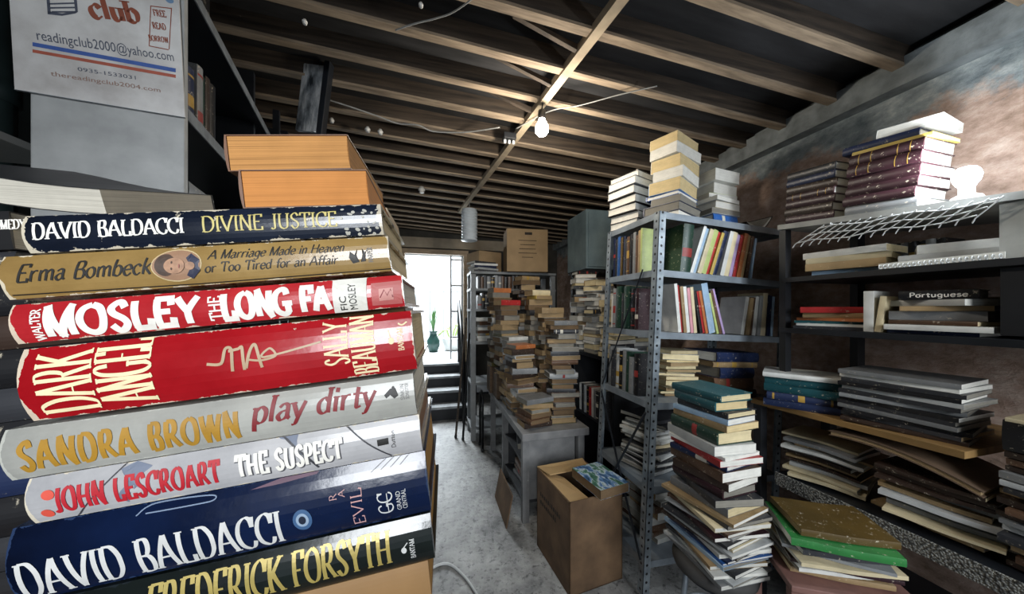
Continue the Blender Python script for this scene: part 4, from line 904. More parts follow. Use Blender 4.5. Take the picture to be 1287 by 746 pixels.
# ------------------------------------------------------------------ wall shelving on the right
m_wood = plain('yellow-brown shelf board', '8a6b3e', .7, .3, 5, sc3=(6, 1, 1)); m_pale = plain('dusty pale shelf board', '9b9c98', .7, .3, 9)
m_black = plain('black painted board', '17191d', .5, .4, 7); m_post = plain('pale bare post', 'b3b4ae', .7, .2, 10)
t = NT('carved pale moulding', .8, 0, .2); vv = t.n('ShaderNodeTexVoronoi'); vv.inputs['Scale'].default_value = 150; t.l(t.co.outputs['Object'], vv.inputs['Vector'])
t.bump(vv.outputs['Distance'], .9, .01); m_carv = t.out(t.ramp(vv.outputs['Distance'], [(.05, hexc('b9b9b2')), (.4, hexc('85857f')), (.75, hexc('4a4a48'))]))
def bz4(y): return .985-.03*(y-.10)/1.14
SX = 1.55; SDP = WX-.004-SX
ws = thing('wall_shelving', 'five-board wall shelving crammed with books along the right wall', 'shelves', (SX, 0, 0))
def board(y0, z0, y1, z1, th_, m, name='shelf', x0=0, x1=SDP):
    return MB().prism([(x0, y0, z0-th_), (x1, y0, z0-th_), (x1, y0, z0), (x0, y0, z0)], (0, y1-y0, z1-z0)).build(name, m, ws)
Y0, Y1 = .10, 1.24
def tz(y): return 1.705+.105*(y-.35)     # the top board sags towards us
board(Y0, tz(Y0), 1.115, tz(1.115), .022, m_pale); board(Y0, 1.54, 1.09, 1.54, .02, m_black); board(Y0, 1.315, 1.11, 1.315, .022, m_dsteel); board(.585, bz4(.585), Y1, .955, .022, m_wood); 
lb_ = board(Y0, .665, 1.12, .647, .02, m_dsteel)
MB().prism([(-.008, Y0, .612), (-.0005, Y0, .612), (-.0005, Y0, .668), (-.008, Y0, .668)], (0, 1.02, -.018)).build('carved_edge', m_carv, lb_)
board(Y0, .25, Y1, .25, .02, m_dsteel)
for y in (.12, 1.2):
    MB().box((SDP-.05, y-.02, 0), (SDP, y+.02, 1.70 if y < 1 else .93)).build('upright', m_black, ws)
MB().box((.01, 1.2, 0), (.05, 1.235, .934)).build('upright', m_black, ws)
MB().box((SDP-.05, 1.07, .96), (SDP, 1.10, tz(1.1)-.024)).build('upright', m_black, ws)
MB().box((.006, 1.085, 1.1), (.04, 1.112, tz(1.1)-.026)).build('upright', m_black, ws)
MB().box((.015, .49, 1.5415), (.055, .53, tz(.49)-.024)).build('pale_post', m_post, ws)
MB().box((.02, .12, 1.325), (.3, .53, 1.515)).build('black_case', m_black, ws)
rng = random.Random(33)
def on_top(y): return TR(SX, y, tz(y)+.001, 0, math.atan(.105))
# bound volumes on the top board: spines to the aisle, page ends towards us
BG = 'bound volumes on the top wall shelf'
def vol(y, n, L, W, cols, desc, x=.0, Ts=(.026, .034)):
    items = [dict(T=rng.uniform(*Ts), L=L, W=W, kind='bound', cover=c, page='white') for c in cols]
    return stack(rng, items, on_top(y) @ TR(x+W/2+.02, 0, 0, -PI/2), desc, BG, jit=(.004, .004, .02))
z1 = vol(1.014, 7, .178, .13, ['charcoal', 'navy', 'dark brown', 'maroon', 'maroon', 'dark brown', 'maroon'], 'the smaller stack of bound volumes')
big_z = vol(.79, 7, .19, .18, ['maroon', 'maroon', 'maroon', 'maroon', 'maroon', 'grey'], 'the larger stack of bound volumes', .0, (.033, .042))
Mt = on_top(.79) @ TR(.115, 0, big_z, 0)
for lb, args, mt in (('yellow card folder under the flat books on the larger bound stack', (.20, .17, .012, 'soft', 'yellow', 'cream'), TR(0, 0, .0005, -PI/2+.05)),
     ('dark blue flat book on top of the larger stack of bound volumes', (.20, .16, .03, 'hard', 'navy', 'white'), TR(.01, .04, .0135, -PI/2+.08))):
    book(Mt @ mt, args[0], args[1], args[2], args[3], args[4], args[5], lb, None)
book(Mt @ TR(.03, -.02, .0445, PI+.15), .18, .15, .03, 'soft', 'white', 'white', 'white paperback lying topmost over the larger bound stack', None)
# items under the top board (second board)
SG = 'books on the right-hand wall shelves'
stack(rng, [dict(T=.026, L=.25, W=.17, kind='soft', cover='white', page='cream', yaw=-.12), dict(T=.022, L=.24, W=.17, kind='soft', cover='cream', page='cream', yaw=.05), dict(T=.03, L=.23, W=.17, kind='soft', cover='tan', page='cream', yaw=.0), dict(T=.018, L=.2, W=.15, kind='soft', cover='pale blue', page='white', yaw=.1)], TR(SX+.14, .925, 1.5415, -PI/2+.25), 'the cream pile under the top wall shelf', SG)
row(rng, [dict(T=.022, L=.125, W=.12, kind='hard', cover=c, page='grey') for c in ('charcoal', 'light grey', 'black', 'grey', 'black', 'charcoal', 'light grey', 'black')], TR(SX+.30, .93, 1.5415) @ Matrix.Rotation(-PI/2, 4, 'Z'), 'at the back of the second wall shelf', SG)
stack(rng, [dict(T=.03, L=.22, W=.17, kind='soft', cover='white', page='white', yaw=.35), dict(T=.022, L=.26, W=.19, kind='soft', cover='light grey', page='white', yaw=.1)], TR(SX+.16, .635, 1.5415+.021, -PI/2+.1), 'the white pair on the second wall shelf', SG)
# spiral-bound pad under the white pair, its wire teeth showing
spd = thing('spiral_pad', 'dark spiral-bound pad with white wire teeth on the second wall shelf', 'notebook', TR(SX+.012, .65, 1.5415, 0))
# wire basket grid hanging askew below the top board
gw = thing('wire_grid', 'white wire grid panel hanging askew under the top wall shelf', 'rack', (0, 0, 0))
m_wire = plain('white coated wire', 'cfd2d2', .4, .1, 20)
ga = [on(996, 309, (SX-.014, 0, 0), (1, 0, 0)), on(1222, 277, (SX-.014, 0, 0), (1, 0, 0))]
gb = [on(1034, 283, (SX-.02, 0, 0), (1, 0, 0)), on(1262, 246, (SX-.02, 0, 0), (1, 0, 0))]
def gl(u, v): return ga[0].lerp(ga[1], u).lerp(gb[0].lerp(gb[1], u), v)
wb_ = MB()
for v in (.15, .5, .85): wb_.tube([gl(u/8, v)+Vector((0, 0, .006*math.sin(u*1.7))) for u in range(9)], .0022, 6)
wb_.build('long_wires', m_wire, gw)
wb_ = MB()
for k in range(16):
    u = k/15; wb_.tube([gl(u, 0)-Vector((0, 0, .008)), gl(u, .1), gl(min(1, u+.01), 1)], .0018, 6)
wb_.build('cross_wires', m_wire, gw)
for u in (.1, .9):
    p = gl(u, .85); MB().tube([p, p+Vector((0, 0, tz(p.y)-.022-p.z))], .0015, 5).build('hanging_wire', m_wire, gw)
MB().box((0, -.13, .0008), (.27, .13, .02)).build('page_block', pm('white'), spd)
wb_ = MB()
for k in range(22): wb_.tube([(-.006+.007*math.cos(a), -.125+k*.0118, .0075+.0065*math.sin(a)) for a in [j*PI/5 for j in range(11)]], .0012, 5)
wb_.build('wire_binding', m_wire, spd)
bpy.data.objects.remove(spd.children[0]) if False else None
# third board: loose piles of paperbacks, one upright
stack(rng, [dict(T=.024, L=.22, W=.15, kind='soft', cover='red', page='white', yaw=.25), dict(T=.02, L=.21, W=.15, kind='soft', cover='tan', page='tan', yaw=.1), dict(T=.012, L=.24, W=.18, kind='mag', cover='orange', page='white', yaw=-.2), dict(T=.01, L=.25, W=.18, kind='mag', cover='teal', page='white', yaw=.15), dict(T=.01, L=.26, W=.19, kind='mag', cover='white', page='white', yaw=.05), dict(T=.012, L=.26, W=.19, kind='mag', cover='charcoal', page='white', yaw=.0)], TR(SX+.125, .945, 1.3155, -PI/2+.2), 'the colourful pile on the third wall shelf', SG, jit=(.01, .01, .1))
row(rng, [dict(T=.026, L=.15, W=.13, kind='soft', cover='white', page='white', lean=.0), dict(T=.016, L=.13, W=.12, kind='soft', cover='cream', page='white', lean=.12)], TR(SX+.02, .825, 1.3155) @ Matrix.Rotation(-PI/2+.15, 4, 'Z'), 'on the third wall shelf beside the messy pile', SG)
z_ = stack(rng, [dict(T=.03, L=.16, W=.13, kind='hard', cover='black', page='white', yaw=.2, label='black hardback lettered white on its spine, topmost in the third-shelf messy pile'), dict(T=.02, L=.2, W=.14, kind='soft', cover='light grey', page='white', yaw=-.25), dict(T=.016, L=.18, W=.13, kind='soft', cover='tan', page='cream', yaw=.35), dict(T=.03, L=.2, W=.15, kind='soft', cover='grey', page='grey', yaw=.15), dict(T=.014, L=.2, W=.16, kind='soft', cover='brown', page='cream', yaw=-.1), dict(T=.018, L=.22, W=.17, kind='soft', cover='white', page='white', yaw=.1), dict(T=.012, L=.2, W=.16, kind='mag', cover='navy', page='white', yaw=.0)], TR(SX+.112, .668, 1.3155, -PI/2), 'the messy pile on the third wall shelf', SG, jit=(.01, .012, .1))
stack(rng, [dict(T=.024, L=.16, W=.12, kind='soft', cover='tan', page='tan', yaw=.1), dict(T=.02, L=.17, W=.12, kind='soft', cover='navy', page='cream', yaw=.0), dict(T=.028, L=.17, W=.13, kind='soft', cover='navy', page='yellowed', yaw=-.15), dict(T=.03, L=.17, W=.14, kind='soft', cover='white', page='white', yaw=.2), dict(T=.02, L=.18, W=.14, kind='soft', cover='light grey', page='white', yaw=.0)], TR(SX+.405, .63, 1.3155, -PI/2+.1), 'the pile at the back of the third wall shelf', SG)
for o in list(bpy.data.objects):
    if str(o.get('label', '')).startswith('black hardback lettered white'):
        P, f4 = pen('Portuguese', .115, .015, thick=.2, thin=.15, serif=0)
        MB().add([(p[0]-.055, -.065-.0046, p[1]+.008) for p in P], f4).build('lettering', i_white, o)
# fourth (yellow-brown) board
R4 = math.atan(-.03/1.14)
stack(rng, [dict(T=.02, L=.27, W=.19, kind='hard', cover='white', page='white', yaw=.1), dict(T=.034, L=.25, W=.19, kind='hard', cover='teal', page='cream', yaw=.0), dict(T=.034, L=.25, W=.18, kind='hard', cover='teal', page='cream', yaw=-.08), dict(T=.03, L=.24, W=.18, kind='hard', cover='navy', page='white', yaw=.12), dict(T=.034, L=.25, W=.17, kind='hard', cover='navy', page='cream', yaw=.02)], TR(SX+.08, 1.07, bz4(1.07)+.001, -PI/2+.5, 0), 'the teal pile on the brown shelf board', SG, jit=(.006, .006, .05))
stack(rng, [dict(T=.014 if k else .016, L=.29, W=.22, kind='soft' if k % 3 == 0 else 'mag', cover=('grey', 'white', 'charcoal', 'black', 'light grey', 'charcoal', 'grey', 'black', 'charcoal', 'grey', 'black', 'charcoal', 'dark brown')[k], page=('white', 'white', 'grey', 'white', 'grey', 'grey', 'grey', 'white', 'grey', 'grey', 'grey', 'tan', 'grey')[k], yaw=rng.uniform(-.14, .14)) for k in range(13)], TR(SX+.14, .76, bz4(.76)+.003, -PI/2+.12, 0, 0), 'the grey large-format pile on the brown board', SG, jit=(.006, .008, .06))
book(TR(SX-.01, .94, bz4(.94)+.002, -PI/2+.05), .22, .06, .014, 'hard', 'dark brown', 'tan', 'thin dark book lying along the edge of the brown shelf board', SG) if False else None
# lower board with the carved edge: slumped magazines and folders
MG2 = 'magazines slumped on the carved-edge shelf'
def bz5(y): return .665-.02*(y-.10)/1.14
mgc = ['white', 'light grey', 'cream', 'charcoal', 'grey', 'tan', 'dark brown']
for y, n, desc, yw in ((1.0, 11, 'the far magazine pile on the carved-edge shelf', .22), (.68, 11, 'the middle magazine pile on the carved-edge shelf', .12)):
    stack(rng, [dict(T=rng.uniform(.008, .017), L=rng.uniform(.23, .265), W=rng.uniform(.18, .21), kind='mag' if rng.random() < .8 else 'soft', cover=rng.choice(mgc), page=rng.choice(['white', 'grey', 'white', 'cream']), yaw=rng.uniform(-.15, .15)) for k in range(n)], TR(SX+.15, y, bz5(y)+.006, -PI/2+yw), desc, MG2, jit=(.012, .018, .1), warp=.007)
npile = [dict(T=.010, L=.27, W=.23, kind='soft', cover='cream', page='tan', yaw=.10), dict(T=.085, L=.26, W=.22, kind='hard', cover='black', page='grey', yaw=.06)]
npile += [dict(T=rng.uniform(.012, .02), L=rng.uniform(.25, .29), W=rng.uniform(.2, .23), kind='mag' if k % 4 else 'soft', cover=('dark brown', 'brown', 'dark brown', 'grey', 'light grey', 'charcoal', 'tan')[k % 7], page=('brown', 'grey', 'tan', 'white')[k % 4], yaw=rng.uniform(-.13, .13)) for k in range(17)]
stack(rng, npile, TR(SX+.14, .395, bz5(.395)+.006, -PI/2-.05), 'the tall near pile on the carved-edge shelf', MG2, jit=(.008, .012, .1), warp=.003)
m_fold = plain('brown folder card', '5d4b3b', .7, .25, 6)
bf = thing('paper_folder', 'large brown folder slumped over the middle magazine pile', 'folder', TR(SX+.13, .745, .896, -PI/2+.06, 0, .0))
def curved_sheet(L, W, th_, fn, n=12):
    vs_ = []; fs = []
    for i in range(n+1):
        x = -L/2+L*i/n
        for y, dz_ in ((-W/2, 0), (W/2, 0), (W/2, th_), (-W/2, th_)): vs_.append((x, y, fn(x/L, y/W)+dz_))
    for i in range(n):
        for j in range(4): fs.append((4*i+j, 4*i+(j+1) % 4, 4*i+4+(j+1) % 4, 4*i+4+j))
    return MB().add(vs_, fs+[(3, 2, 1, 0), tuple(4*n+j for j in range(4))])
fn = lambda x, y: -.10*x*x-.05*x
curved_sheet(.36, .25, .003, fn).build('cover', m_fold, bf); curved_sheet(.35, .242, .012, lambda x, y: fn(x, y)+.0035).build('page_block', pm('tan'), bf); curved_sheet(.36, .25, .003, lambda x, y: fn(x, y)+.016).build('cover', m_fold, bf)
# lamp on the top board: a bare bulb in a holder
lp = thing('bare_lamp', 'glaring bare bulb lamp sitting on the top wall shelf', 'lamp', (SX+.05, .60, tz(.60)+.001))
MB().lathe([(.032, 0), (.034, .004), (.03, .012), (.016, .02), (.016, .035)], 20).build('holder', plain('white lamp holder', 'd5d5d0', .4, .05, 9), lp, True)
def emit(n, c, st):
    m = bpy.data.materials.new(n); m.use_nodes = True; b_ = m.node_tree.nodes['Principled BSDF']; b_.inputs['Base Color'].default_value = (1, 1, 1, 1)
    b_.inputs['Emission Color'].default_value = (*c, 1); b_.inputs['Emission Strength'].default_value = st; return m
def bulb_profile(r): return [(r*.5, 0), (r*.55, r*.3), (r*.9, r*.9), (r, r*1.4), (r*.92, r*1.9), (r*.6, r*2.3), (r*.1, r*2.42)]
MB().lathe([(r, z+.035) for r, z in bulb_profile(.029)], 20).build('bulb', emit('cool lit bulb', (.86, .93, 1), 40), lp, True)
def plight(name, loc, power, col, rad):
    l = bpy.data.lights.new(name, 'POINT'); l.energy = power; l.color = col; l.shadow_soft_size = rad
    o = bpy.data.objects.new(name, l); COL.objects.link(o); o.location = loc; return o
plight('shelf_lamp_light', (SX-.005, .58, tz(.6)+.13), 14, (.86, .93, 1.0), .035)
# low stand at the bottom right with an untidy pile
m_pink = plain('chipped pinkish-brown paint', '7d5a52', .6, .25, 14)
st2 = thing('low_stand', 'low pinkish-brown stand carrying the untidy pile at the bottom right', 'stand', TR(1.33, .80, 0, -.5))
MB().box((-.17, -.14, .50), (.17, .14, .52), bev=.003).build('top', m_pink, st2)
for x, y in ((-.155, -.125), (.155, -.125), (-.155, .125), (.155, .125)): MB().box((x-.015, y-.015, 0), (x+.015, y+.015, .4995)).build('leg', m_pink, st2)
MB().box((-.138, -.132, .44), (.138, -.12, .49)).build('apron', m_pink, st2)
up = [dict(T=.022, L=.26, W=.19, kind='soft', cover='ochre', page='tan', yaw=.05), dict(T=.024, L=.28, W=.21, kind='soft', cover='green', page='white', yaw=-.04), dict(T=.016, L=.28, W=.21, kind='mag', cover='charcoal', page='white', yaw=.12), dict(T=.01, L=.27, W=.2, kind='mag', cover='grey', page='white', yaw=-.2), dict(T=.012, L=.28, W=.21, kind='mag', cover='cream', page='white', yaw=.1), dict(T=.012, L=.28, W=.21, kind='soft', cover='maroon', page='grey', yaw=-.05), dict(T=.012, L=.28, W=.21, kind='mag', cover='white', page='grey', yaw=.15), dict(T=.016, L=.27, W=.2, kind='soft', cover='tan', page='cream', yaw=0)]
stack(rng, up, TR(1.33, .80, .5205, -.55), 'the untidy pile at the bottom right', 'untidy pile on the pinkish-brown stand', jit=(.006, .008, .05), warp=.005)
# ------------------------------------------------------------------ grey desk beyond the rack, covered in book stacks
m_desk = plain('pale grey laminate', '77787a', .6, .2, 8, bump=.1, h2='8f8f8e'); m_desks = plain('dark desk side', '3c3d40', .6, .3, 8)
DKX0, DKX1, DKY0, DKY1, DKZ = .57, 1.04, 1.95, 3.15, .60
dk_ = thing('desk', 'low grey laminate desk with open compartments, loaded with book stacks', 'desk', (DKX0, DKY0, 0))
w_, d_ = DKX1-DKX0, DKY1-DKY0
MB().box((0, 0, DKZ-.05), (w_, d_, DKZ), bev=.004).build('desk_top', m_desk, dk_)
for y in (.04, .62, d_-.06):
    for x in (.015, w_-.06): MB().box((x, y, 0), (x+.045, y+.045, DKZ-.051)).build('leg', m_desk, dk_)
MB().box((.03, .09, .10), (w_-.03, .61, .12)).build('lower_shelf', m_desks, dk_); MB().box((.06, .075, .13), (w_-.07, .09, DKZ-.052)).build('front_panel', m_desk, dk_); MB().box((.06, .60, .13), (w_-.07, .615, DKZ-.052)).build('inner_panel', m_desks, dk_)
MB().box((.03, .1, .36), (w_-.05, .6, .375)).build('middle_shelf', m_desks, dk_)
rng = random.Random(77)
for z, ds in ((.376, 'in the middle compartment of the grey desk'), (.121, 'in the bottom compartment of the grey desk')):
    stack(rng, gen(rng, .14, ['brown', 'grey', 'charcoal'], ['grey', 'brown'], L=(.22, .28), W=(.18, .22), T=(.02, .04)), TR(DKX0+.18, DKY0+.34, z, -PI/2), 'the pile '+ds, 'books inside the grey desk')
cdb = thing('card_sheet', 'brown cardboard sheet leaning against the aisle side of the grey desk', 'cardboard', TR(DKX0-.10, DKY0+.02, 0.0, 0, 0, .20))
MB().box((-.004, 0, .003), (.004, .36, .21)).build('sheet', m_card_b, cdb)
DG = 'book stacks on the grey desk'
mid = ['tan', 'brown', 'dark brown', 'grey', 'charcoal', 'tan', 'brown', 'light grey', 'olive', 'grey', 'dark brown']
pgs = ['tan', 'brown', 'grey', 'tan', 'brown', 'grey']
crate_m = plain('brown crate board', '5c4a39', .8, .3, 6, sc3=(1, 1, 9))
def crate(x, y, z, h, lb):
    c = thing('carton', lb, 'box', (x, y, z))
    MB().box((-.11, -.085, .0008), (.11, .085, h), bev=.004).build('carton_body', crate_m, c); MB().box((-.111, -.02, h), (.111, .02, h+.0006)).build('tape', m_cardp, c)
spec = [ (.70, 2.10, 0, .17, 'the low stack at the front corner of the desk', (.024, .04)), (.91, 2.14, 0, .70, 'the tall front stack at the right of the desk', (.022, .042)),
 (.69, 2.36, 0, .52, 'the second stack along the aisle edge of the desk', (.024, .046)), (.92, 2.42, 0, .80, 'the tall second stack at the right of the desk', (.028, .048)),
 (.69, 2.60, 0, .55, 'the third stack along the aisle edge of the desk', (.028, .046)), (.92, 2.68, .45, .50, 'the raised third stack at the right of the desk', (.03, .05)),
 (.68, 2.84, .22, .62, 'the fourth stack along the aisle edge of the desk', (.03, .05)), (.91, 2.93, .6, .48, 'the raised rear stack at the right of the desk', (.03, .05)), (.66, 3.06, .25, .72, 'the rearmost stack along the aisle edge of the desk', (.03, .05))]
for k, (x, y, lift, h, ds, tr) in enumerate(spec):
    if lift: crate(x, y, DKZ+.0005, lift, 'brown carton under '+ds)
    its = gen(rng, h, mid, pgs, L=(.175, .215), W=(.13, .17), T=tr, kinds=('soft', 'hard', 'soft'))
    its[0]['cover'] = ('grey', 'grey', 'orange', 'tan', 'white', 'cream', 'red', 'tan', 'orange')[k]; its[0]['yaw'] = .2
    if k == 5: its[1]['cover'] = 'yellow'
    stack(rng, its, TR(x, y, DKZ+.001+(lift+.0012 if lift else 0), rng.uniform(-.15, .15)), ds, DG, jit=(.010, .010, .13), flips=(0, PI/2, PI, PI, -PI/2), lean=(rng.uniform(-.03, .03), rng.uniform(-.02, .02)))
# ------------------------------------------------------------------ cabinet along the right wall behind the rack
cw_ = thing('dark_cabinet', 'dark low cabinet against the right wall behind the steel rack', 'cabinet', (1.22, 1.95, 0))
CWW = WX-.01-1.22
MB().box((0, 0, .02), (CWW, 1.25, .03)).build('bottom', m_black, cw_); MB().box((0, 0, 1.02), (CWW, 1.25, 1.05), bev=.003).build('top', m_black, cw_)
for y in (0, .61, 1.22): MB().box((.01, y, .03), (CWW, y+.03, 1.0195)).build('side_panel', m_black, cw_)
MB().box((0.01, .031, .53), (CWW, .609, .55)).build('shelf', m_black, cw_); MB().box((CWW-.02, .03, .03), (CWW, 1.22, 1.0195)).build('back_panel', m_black, cw_)
CG = 'books on the dark cabinet behind the rack'
for x, y, h, ds in ((1.33, 2.06, .42, 'the front stack on the dark cabinet'), (1.33, 2.32, .56, 'the second stack on the dark cabinet'), (1.34, 2.58, .66, 'the third stack on the dark cabinet'), (1.58, 2.12, .6, 'the inner front stack on the dark cabinet'), (1.58, 2.4, .5, 'the inner second stack on the dark cabinet')):
    stack(rng, gen(rng, h, ['white', 'light grey', 'cream', 'black', 'charcoal', 'tan', 'grey'], ['white', 'cream', 'grey'], L=(.18, .215), W=(.14, .18), T=(.022, .05)), TR(x, y, 1.0505, rng.uniform(-.2, .2)), ds, CG, jit=(.01, .01, .14), flips=(0, PI, PI))
row(rng, [dict(T=.04, L=.22, W=.15, kind='hard', cover=c, page='grey') for c in ('white', 'charcoal', 'light grey', 'black', 'red', 'white', 'grey', 'charcoal')], TR(1.235, 2.5, .5505) @ Matrix.Rotation(-PI/2, 4, 'Z'), 'inside the dark cabinet', CG)
# grey-blue wall cabinet up high, a blue folder at its foot
m_blueg = plain('grey-blue painted steel', '6f848c', .5, .25, 4, h2='8a9ea3')
wc = thing('wall_cabinet', 'grey-blue steel cabinet high on the right behind the rack', 'cabinet', (1.42, 2.72, 1.78))
MB().box((0, 0, 0), (.56, .42, .56), bev=.006).build('cabinet_body', m_blueg, wc); MB().box((.02, -.012, .02), (.27, -.001, .54), bev=.003).build('door', m_blueg, wc); MB().box((.29, -.012, .02), (.54, -.001, .54), bev=.003).build('door', m_blueg, wc)
MB().box((.25, -.03, .25), (.262, -.0125, .32)).build('handle', m_edge, wc)
cst = thing('cabinet_stand', 'dark stand under the grey-blue cabinet by the right wall', 'stand', (1.42, 2.72, 1.0505))
MB().box((.0, .02, .70), (.56, .40, .7285)).build('top', m_black, cst)
for x in (.02, .5):
    for y in (.04, .34): MB().box((x, y, 0), (x+.04, y+.04, .6995)).build('leg', m_black, cst)
book(TR(1.40, 2.66, 1.78, 0) @ Matrix.Translation((0, 0, 0)) @ TR(.0, .0, -.02, .0) if False else TR(1.36, 2.62, 1.05+.69, 0) @ STAND, .30, .16, .018, 'hard', 'blue', 'white', 'bright blue folder standing on end beside the grey-blue cabinet', None) if False else None
# ------------------------------------------------------------------ grey shelf unit at the back of the aisle, cartons on top
m_unit = plain('grey painted timber', '7c7f80', .6, .25, 8)
su = thing('shelf_unit', 'grey painted shelf unit at the far end of the aisle near the steps', 'shelves', (.42, 3.36, 0))
UW, UD, UH = .95, .36, 1.80
for x in (0, UW-.05):
    for y in (0, UD-.05): MB().box((x, y, 0), (x+.05, y+.05, UH-.03), bev=.003).build('post', m_unit, su)
for z in (.15, .62, 1.05, 1.40, 1.62, UH): MB().box((-.005, -.005, z-.025), (UW+.005, UD+.005, z)).build('shelf', m_unit, su)
UG = 'books in the grey shelf unit'
row(rng, [dict(T=rng.uniform(.025, .045), L=rng.uniform(.12, .148), W=.13, kind='hard', cover=rng.choice(['charcoal', 'white', 'grey', 'black', 'brown']), page='grey') for _ in range(12)], TR(.49, 3.37, 1.6205), 'in the upper bay of the far shelf unit', UG)
row(rng, [dict(T=rng.uniform(.025, .045), L=rng.uniform(.14, .185), W=.13, kind='hard', cover=rng.choice(['charcoal', 'white', 'grey', 'black', 'brown']), page='grey') for _ in range(9)], TR(.49, 3.37, 1.4005), 'in the middle bay of the far shelf unit', UG)
stack(rng, gen(rng, .22, ['grey', 'charcoal', 'brown', 'white'], ['grey', 'white'], T=(.02, .04)), TR(.60, 3.52, 1.0505, .1), 'the pile in the lower bay of the far shelf unit', UG)
stack(rng, [dict(T=.022, L=.26, W=.2, kind='mag', cover=c, page='white', yaw=yw) for c, yw in (('charcoal', .2), ('white', -.1), ('navy', .1), ('light grey', .3), ('charcoal', 0))], TR(.57, 3.51, UH+.0005, .15), 'the flat pile on top of the far shelf unit', UG)
def carton(M, w2, d2, h, lb, lines=False):
    c = thing('carton', lb, 'box', M)
    MB().box((-w2, -d2, 0), (w2, d2, h), bev=.006).build('carton_body', plain('tan card', 'a58a66', .85, .15, 6), c)
    MB().box((-w2+.004, -.025, h), (w2-.004, .025, h+.001)).build('tape', m_cardp, c)
    if lines:
        for k, L_ in enumerate((.20, .16, .18, .2, .12)): MB().box((-L_/2, -d2-.0015, h*.72-k*.045), (L_/2, -d2-.0003, h*.72-k*.045+.006)).build('printed_line', i_card, c)
        MB().box((-.03, -d2-.0015, h*.86), (.05, -d2-.0003, h*.92)).build('hand_hole', i_card, c)
carton(TR(1.03, 3.42, UH+.0005, -.10), .225, .15, .46, 'tan carton with printed lines on top of the far shelf unit', True)
carton(TR(.66, 3.98, UH-.10, .35), .16, .16, .40, 'plain tan carton behind, left of the printed carton')
sd = thing('storage_shelf', 'dark storage shelf behind the far shelf unit holding a plain carton', 'shelves', (.50, 3.80, 0))
for z in (.4, 1.1, UH-.1005): MB().box((0, 0, z-.025), (.9, .36, z)).build('shelf', m_black, sd)
for x in (0, .86):
    for y in (0, .32): MB().box((x, y, 0), (x+.04, y+.04, UH-.127)).build('post', m_black, sd)
stack(rng, [dict(T=.02, L=.2, W=.15, kind='soft', cover='white', page='white', yaw=.1), dict(T=.026, L=.21, W=.15, kind='soft', cover='grey', page='white', yaw=-.1), dict(T=.03, L=.2, W=.15, kind='soft', cover='tan', page='tan', yaw=0)], TR(.97, 3.18+.03, 0) if False else TR(.84, 2.93, DKZ+.001+.0) if False else TR(1.26, 3.05, 1.0505), 'the small pile at the far end of the dark cabinet', CG)
# ------------------------------------------------------------------ rear end: railing, folded chairs, plant, yard things
m_rail = plain('dark iron', '17181b', .4, .4, 12, .5)
rl = thing('handrail', 'dark iron handrail slanting beside the rear steps', 'railing', (.40, 3.95, 0))
MB().tube([(0, 0, .0), (0, 0, .92), (.02, .9, 1.52), (.02, .9, .60)], .018, 10).build('rail', m_rail, rl, True)
for k in range(1, 4): MB().tube([(.005*k, .225*k, .166*(1 if k == 1 else 1.9 if k == 2 else 2.8)), (.005*k, .225*k, .92+.15*k)], .009, 8).build('baluster', m_rail, rl, True)
# folded bundle of rods and a walking-stick leaning on the shelf unit
for k, (x, y, tx, ty, h, nm, lb, cat) in enumerate(((.34, 3.42, .40, 3.352, 1.15, 'broom_handle', 'dark pole leaning on the front of the far shelf unit', 'pole'), (.27, 3.5, .395, 3.6, 1.3, 'wooden_pole', 'brown pole leaning on the aisle side of the far shelf unit', 'pole'))):
    o = thing(nm, lb, cat, (x, y, 0)); MB().tube([(0, 0, .012), (tx-x, ty-y, h)], .012, 8).build('shaft', m_rail if k == 0 else m_joist, o, True); MB().lathe([(.014, 0), (.016, .02), (.013, .03)], 12).build('ferrule', m_dsteel, o)
# walking-frame hoop in front of the unit
hp = thing('metal_hoop', 'dark bent metal hoop standing at the aisle end of the grey desk', 'frame', (.50, 3.10, 0))
MB().tube([(0, 0, 0.0), (0, 0, .5), (.0, .03, .56), (.0, .08, .58), (0, .13, .56), (0, .16, .5), (0, .16, 0.0)], .012, 10).build('tube', m_rail, hp, True)
for y in (0, .16): MB().lathe([(.016, 0), (.018, .02), (.014, .03)], 12, Matrix.Translation((0, y, 0))).build('rubber_foot', m_black, hp)
# plant in a dark vase just outside
vp = thing('potted_plant', 'spiky green plant in a dark green vase just outside the rear doorway', 'plant', (.06, 6.2, .5905))
MB().lathe([(.07, 0), (.085, .02), (.12, .12), (.115, .22), (.07, .30), (.06, .36), (.085, .39), (.075, .392)], 24).build('vase', plain('dark green glazed pot', '23443f', .25, .2, 9), vp, True)
lf = plain('spiky green leaf', '4f7a42', .5, .3, 10); r2_ = random.Random(3)
for k in range(14):
    a = r2_.uniform(0, 2*PI); sp_ = r2_.uniform(.02, .16); h = r2_.uniform(.3, .55); px_ = Vector((math.cos(a), math.sin(a), 0)); q_ = Vector((-px_.y, px_.x, 0))
    V = []; f = []
    for j in range(7):
        u = j/6; c = px_*(.01+sp_*u*u)+Vector((0, 0, .36+h*u)); ww = .016*math.sin(PI*(.15+.85*u))+.001
        V += [c-q_*ww, c+q_*ww, c+q_*ww*.2+px_*.003]
    for j in range(6): f += [(3*j, 3*j+1, 3*j+4, 3*j+3), (3*j+1, 3*j+2, 3*j+5, 3*j+4), (3*j+2, 3*j, 3*j+3, 3*j+5)]
    MB().add(V, f).build('leaf', lf, vp)
wp_ = thing('white_planter', 'white scalloped planter with trailing leaves beside the dark vase outside', 'planter', (.42, 6.35, .5905))
MB().lathe([(.12, 0), (.15, .02), (.19, .16), (.22, .24), (.2, .25)], 14).build('pot', plain('white glazed pot', 'd8d9d6', .4, .1, 9), wp_)
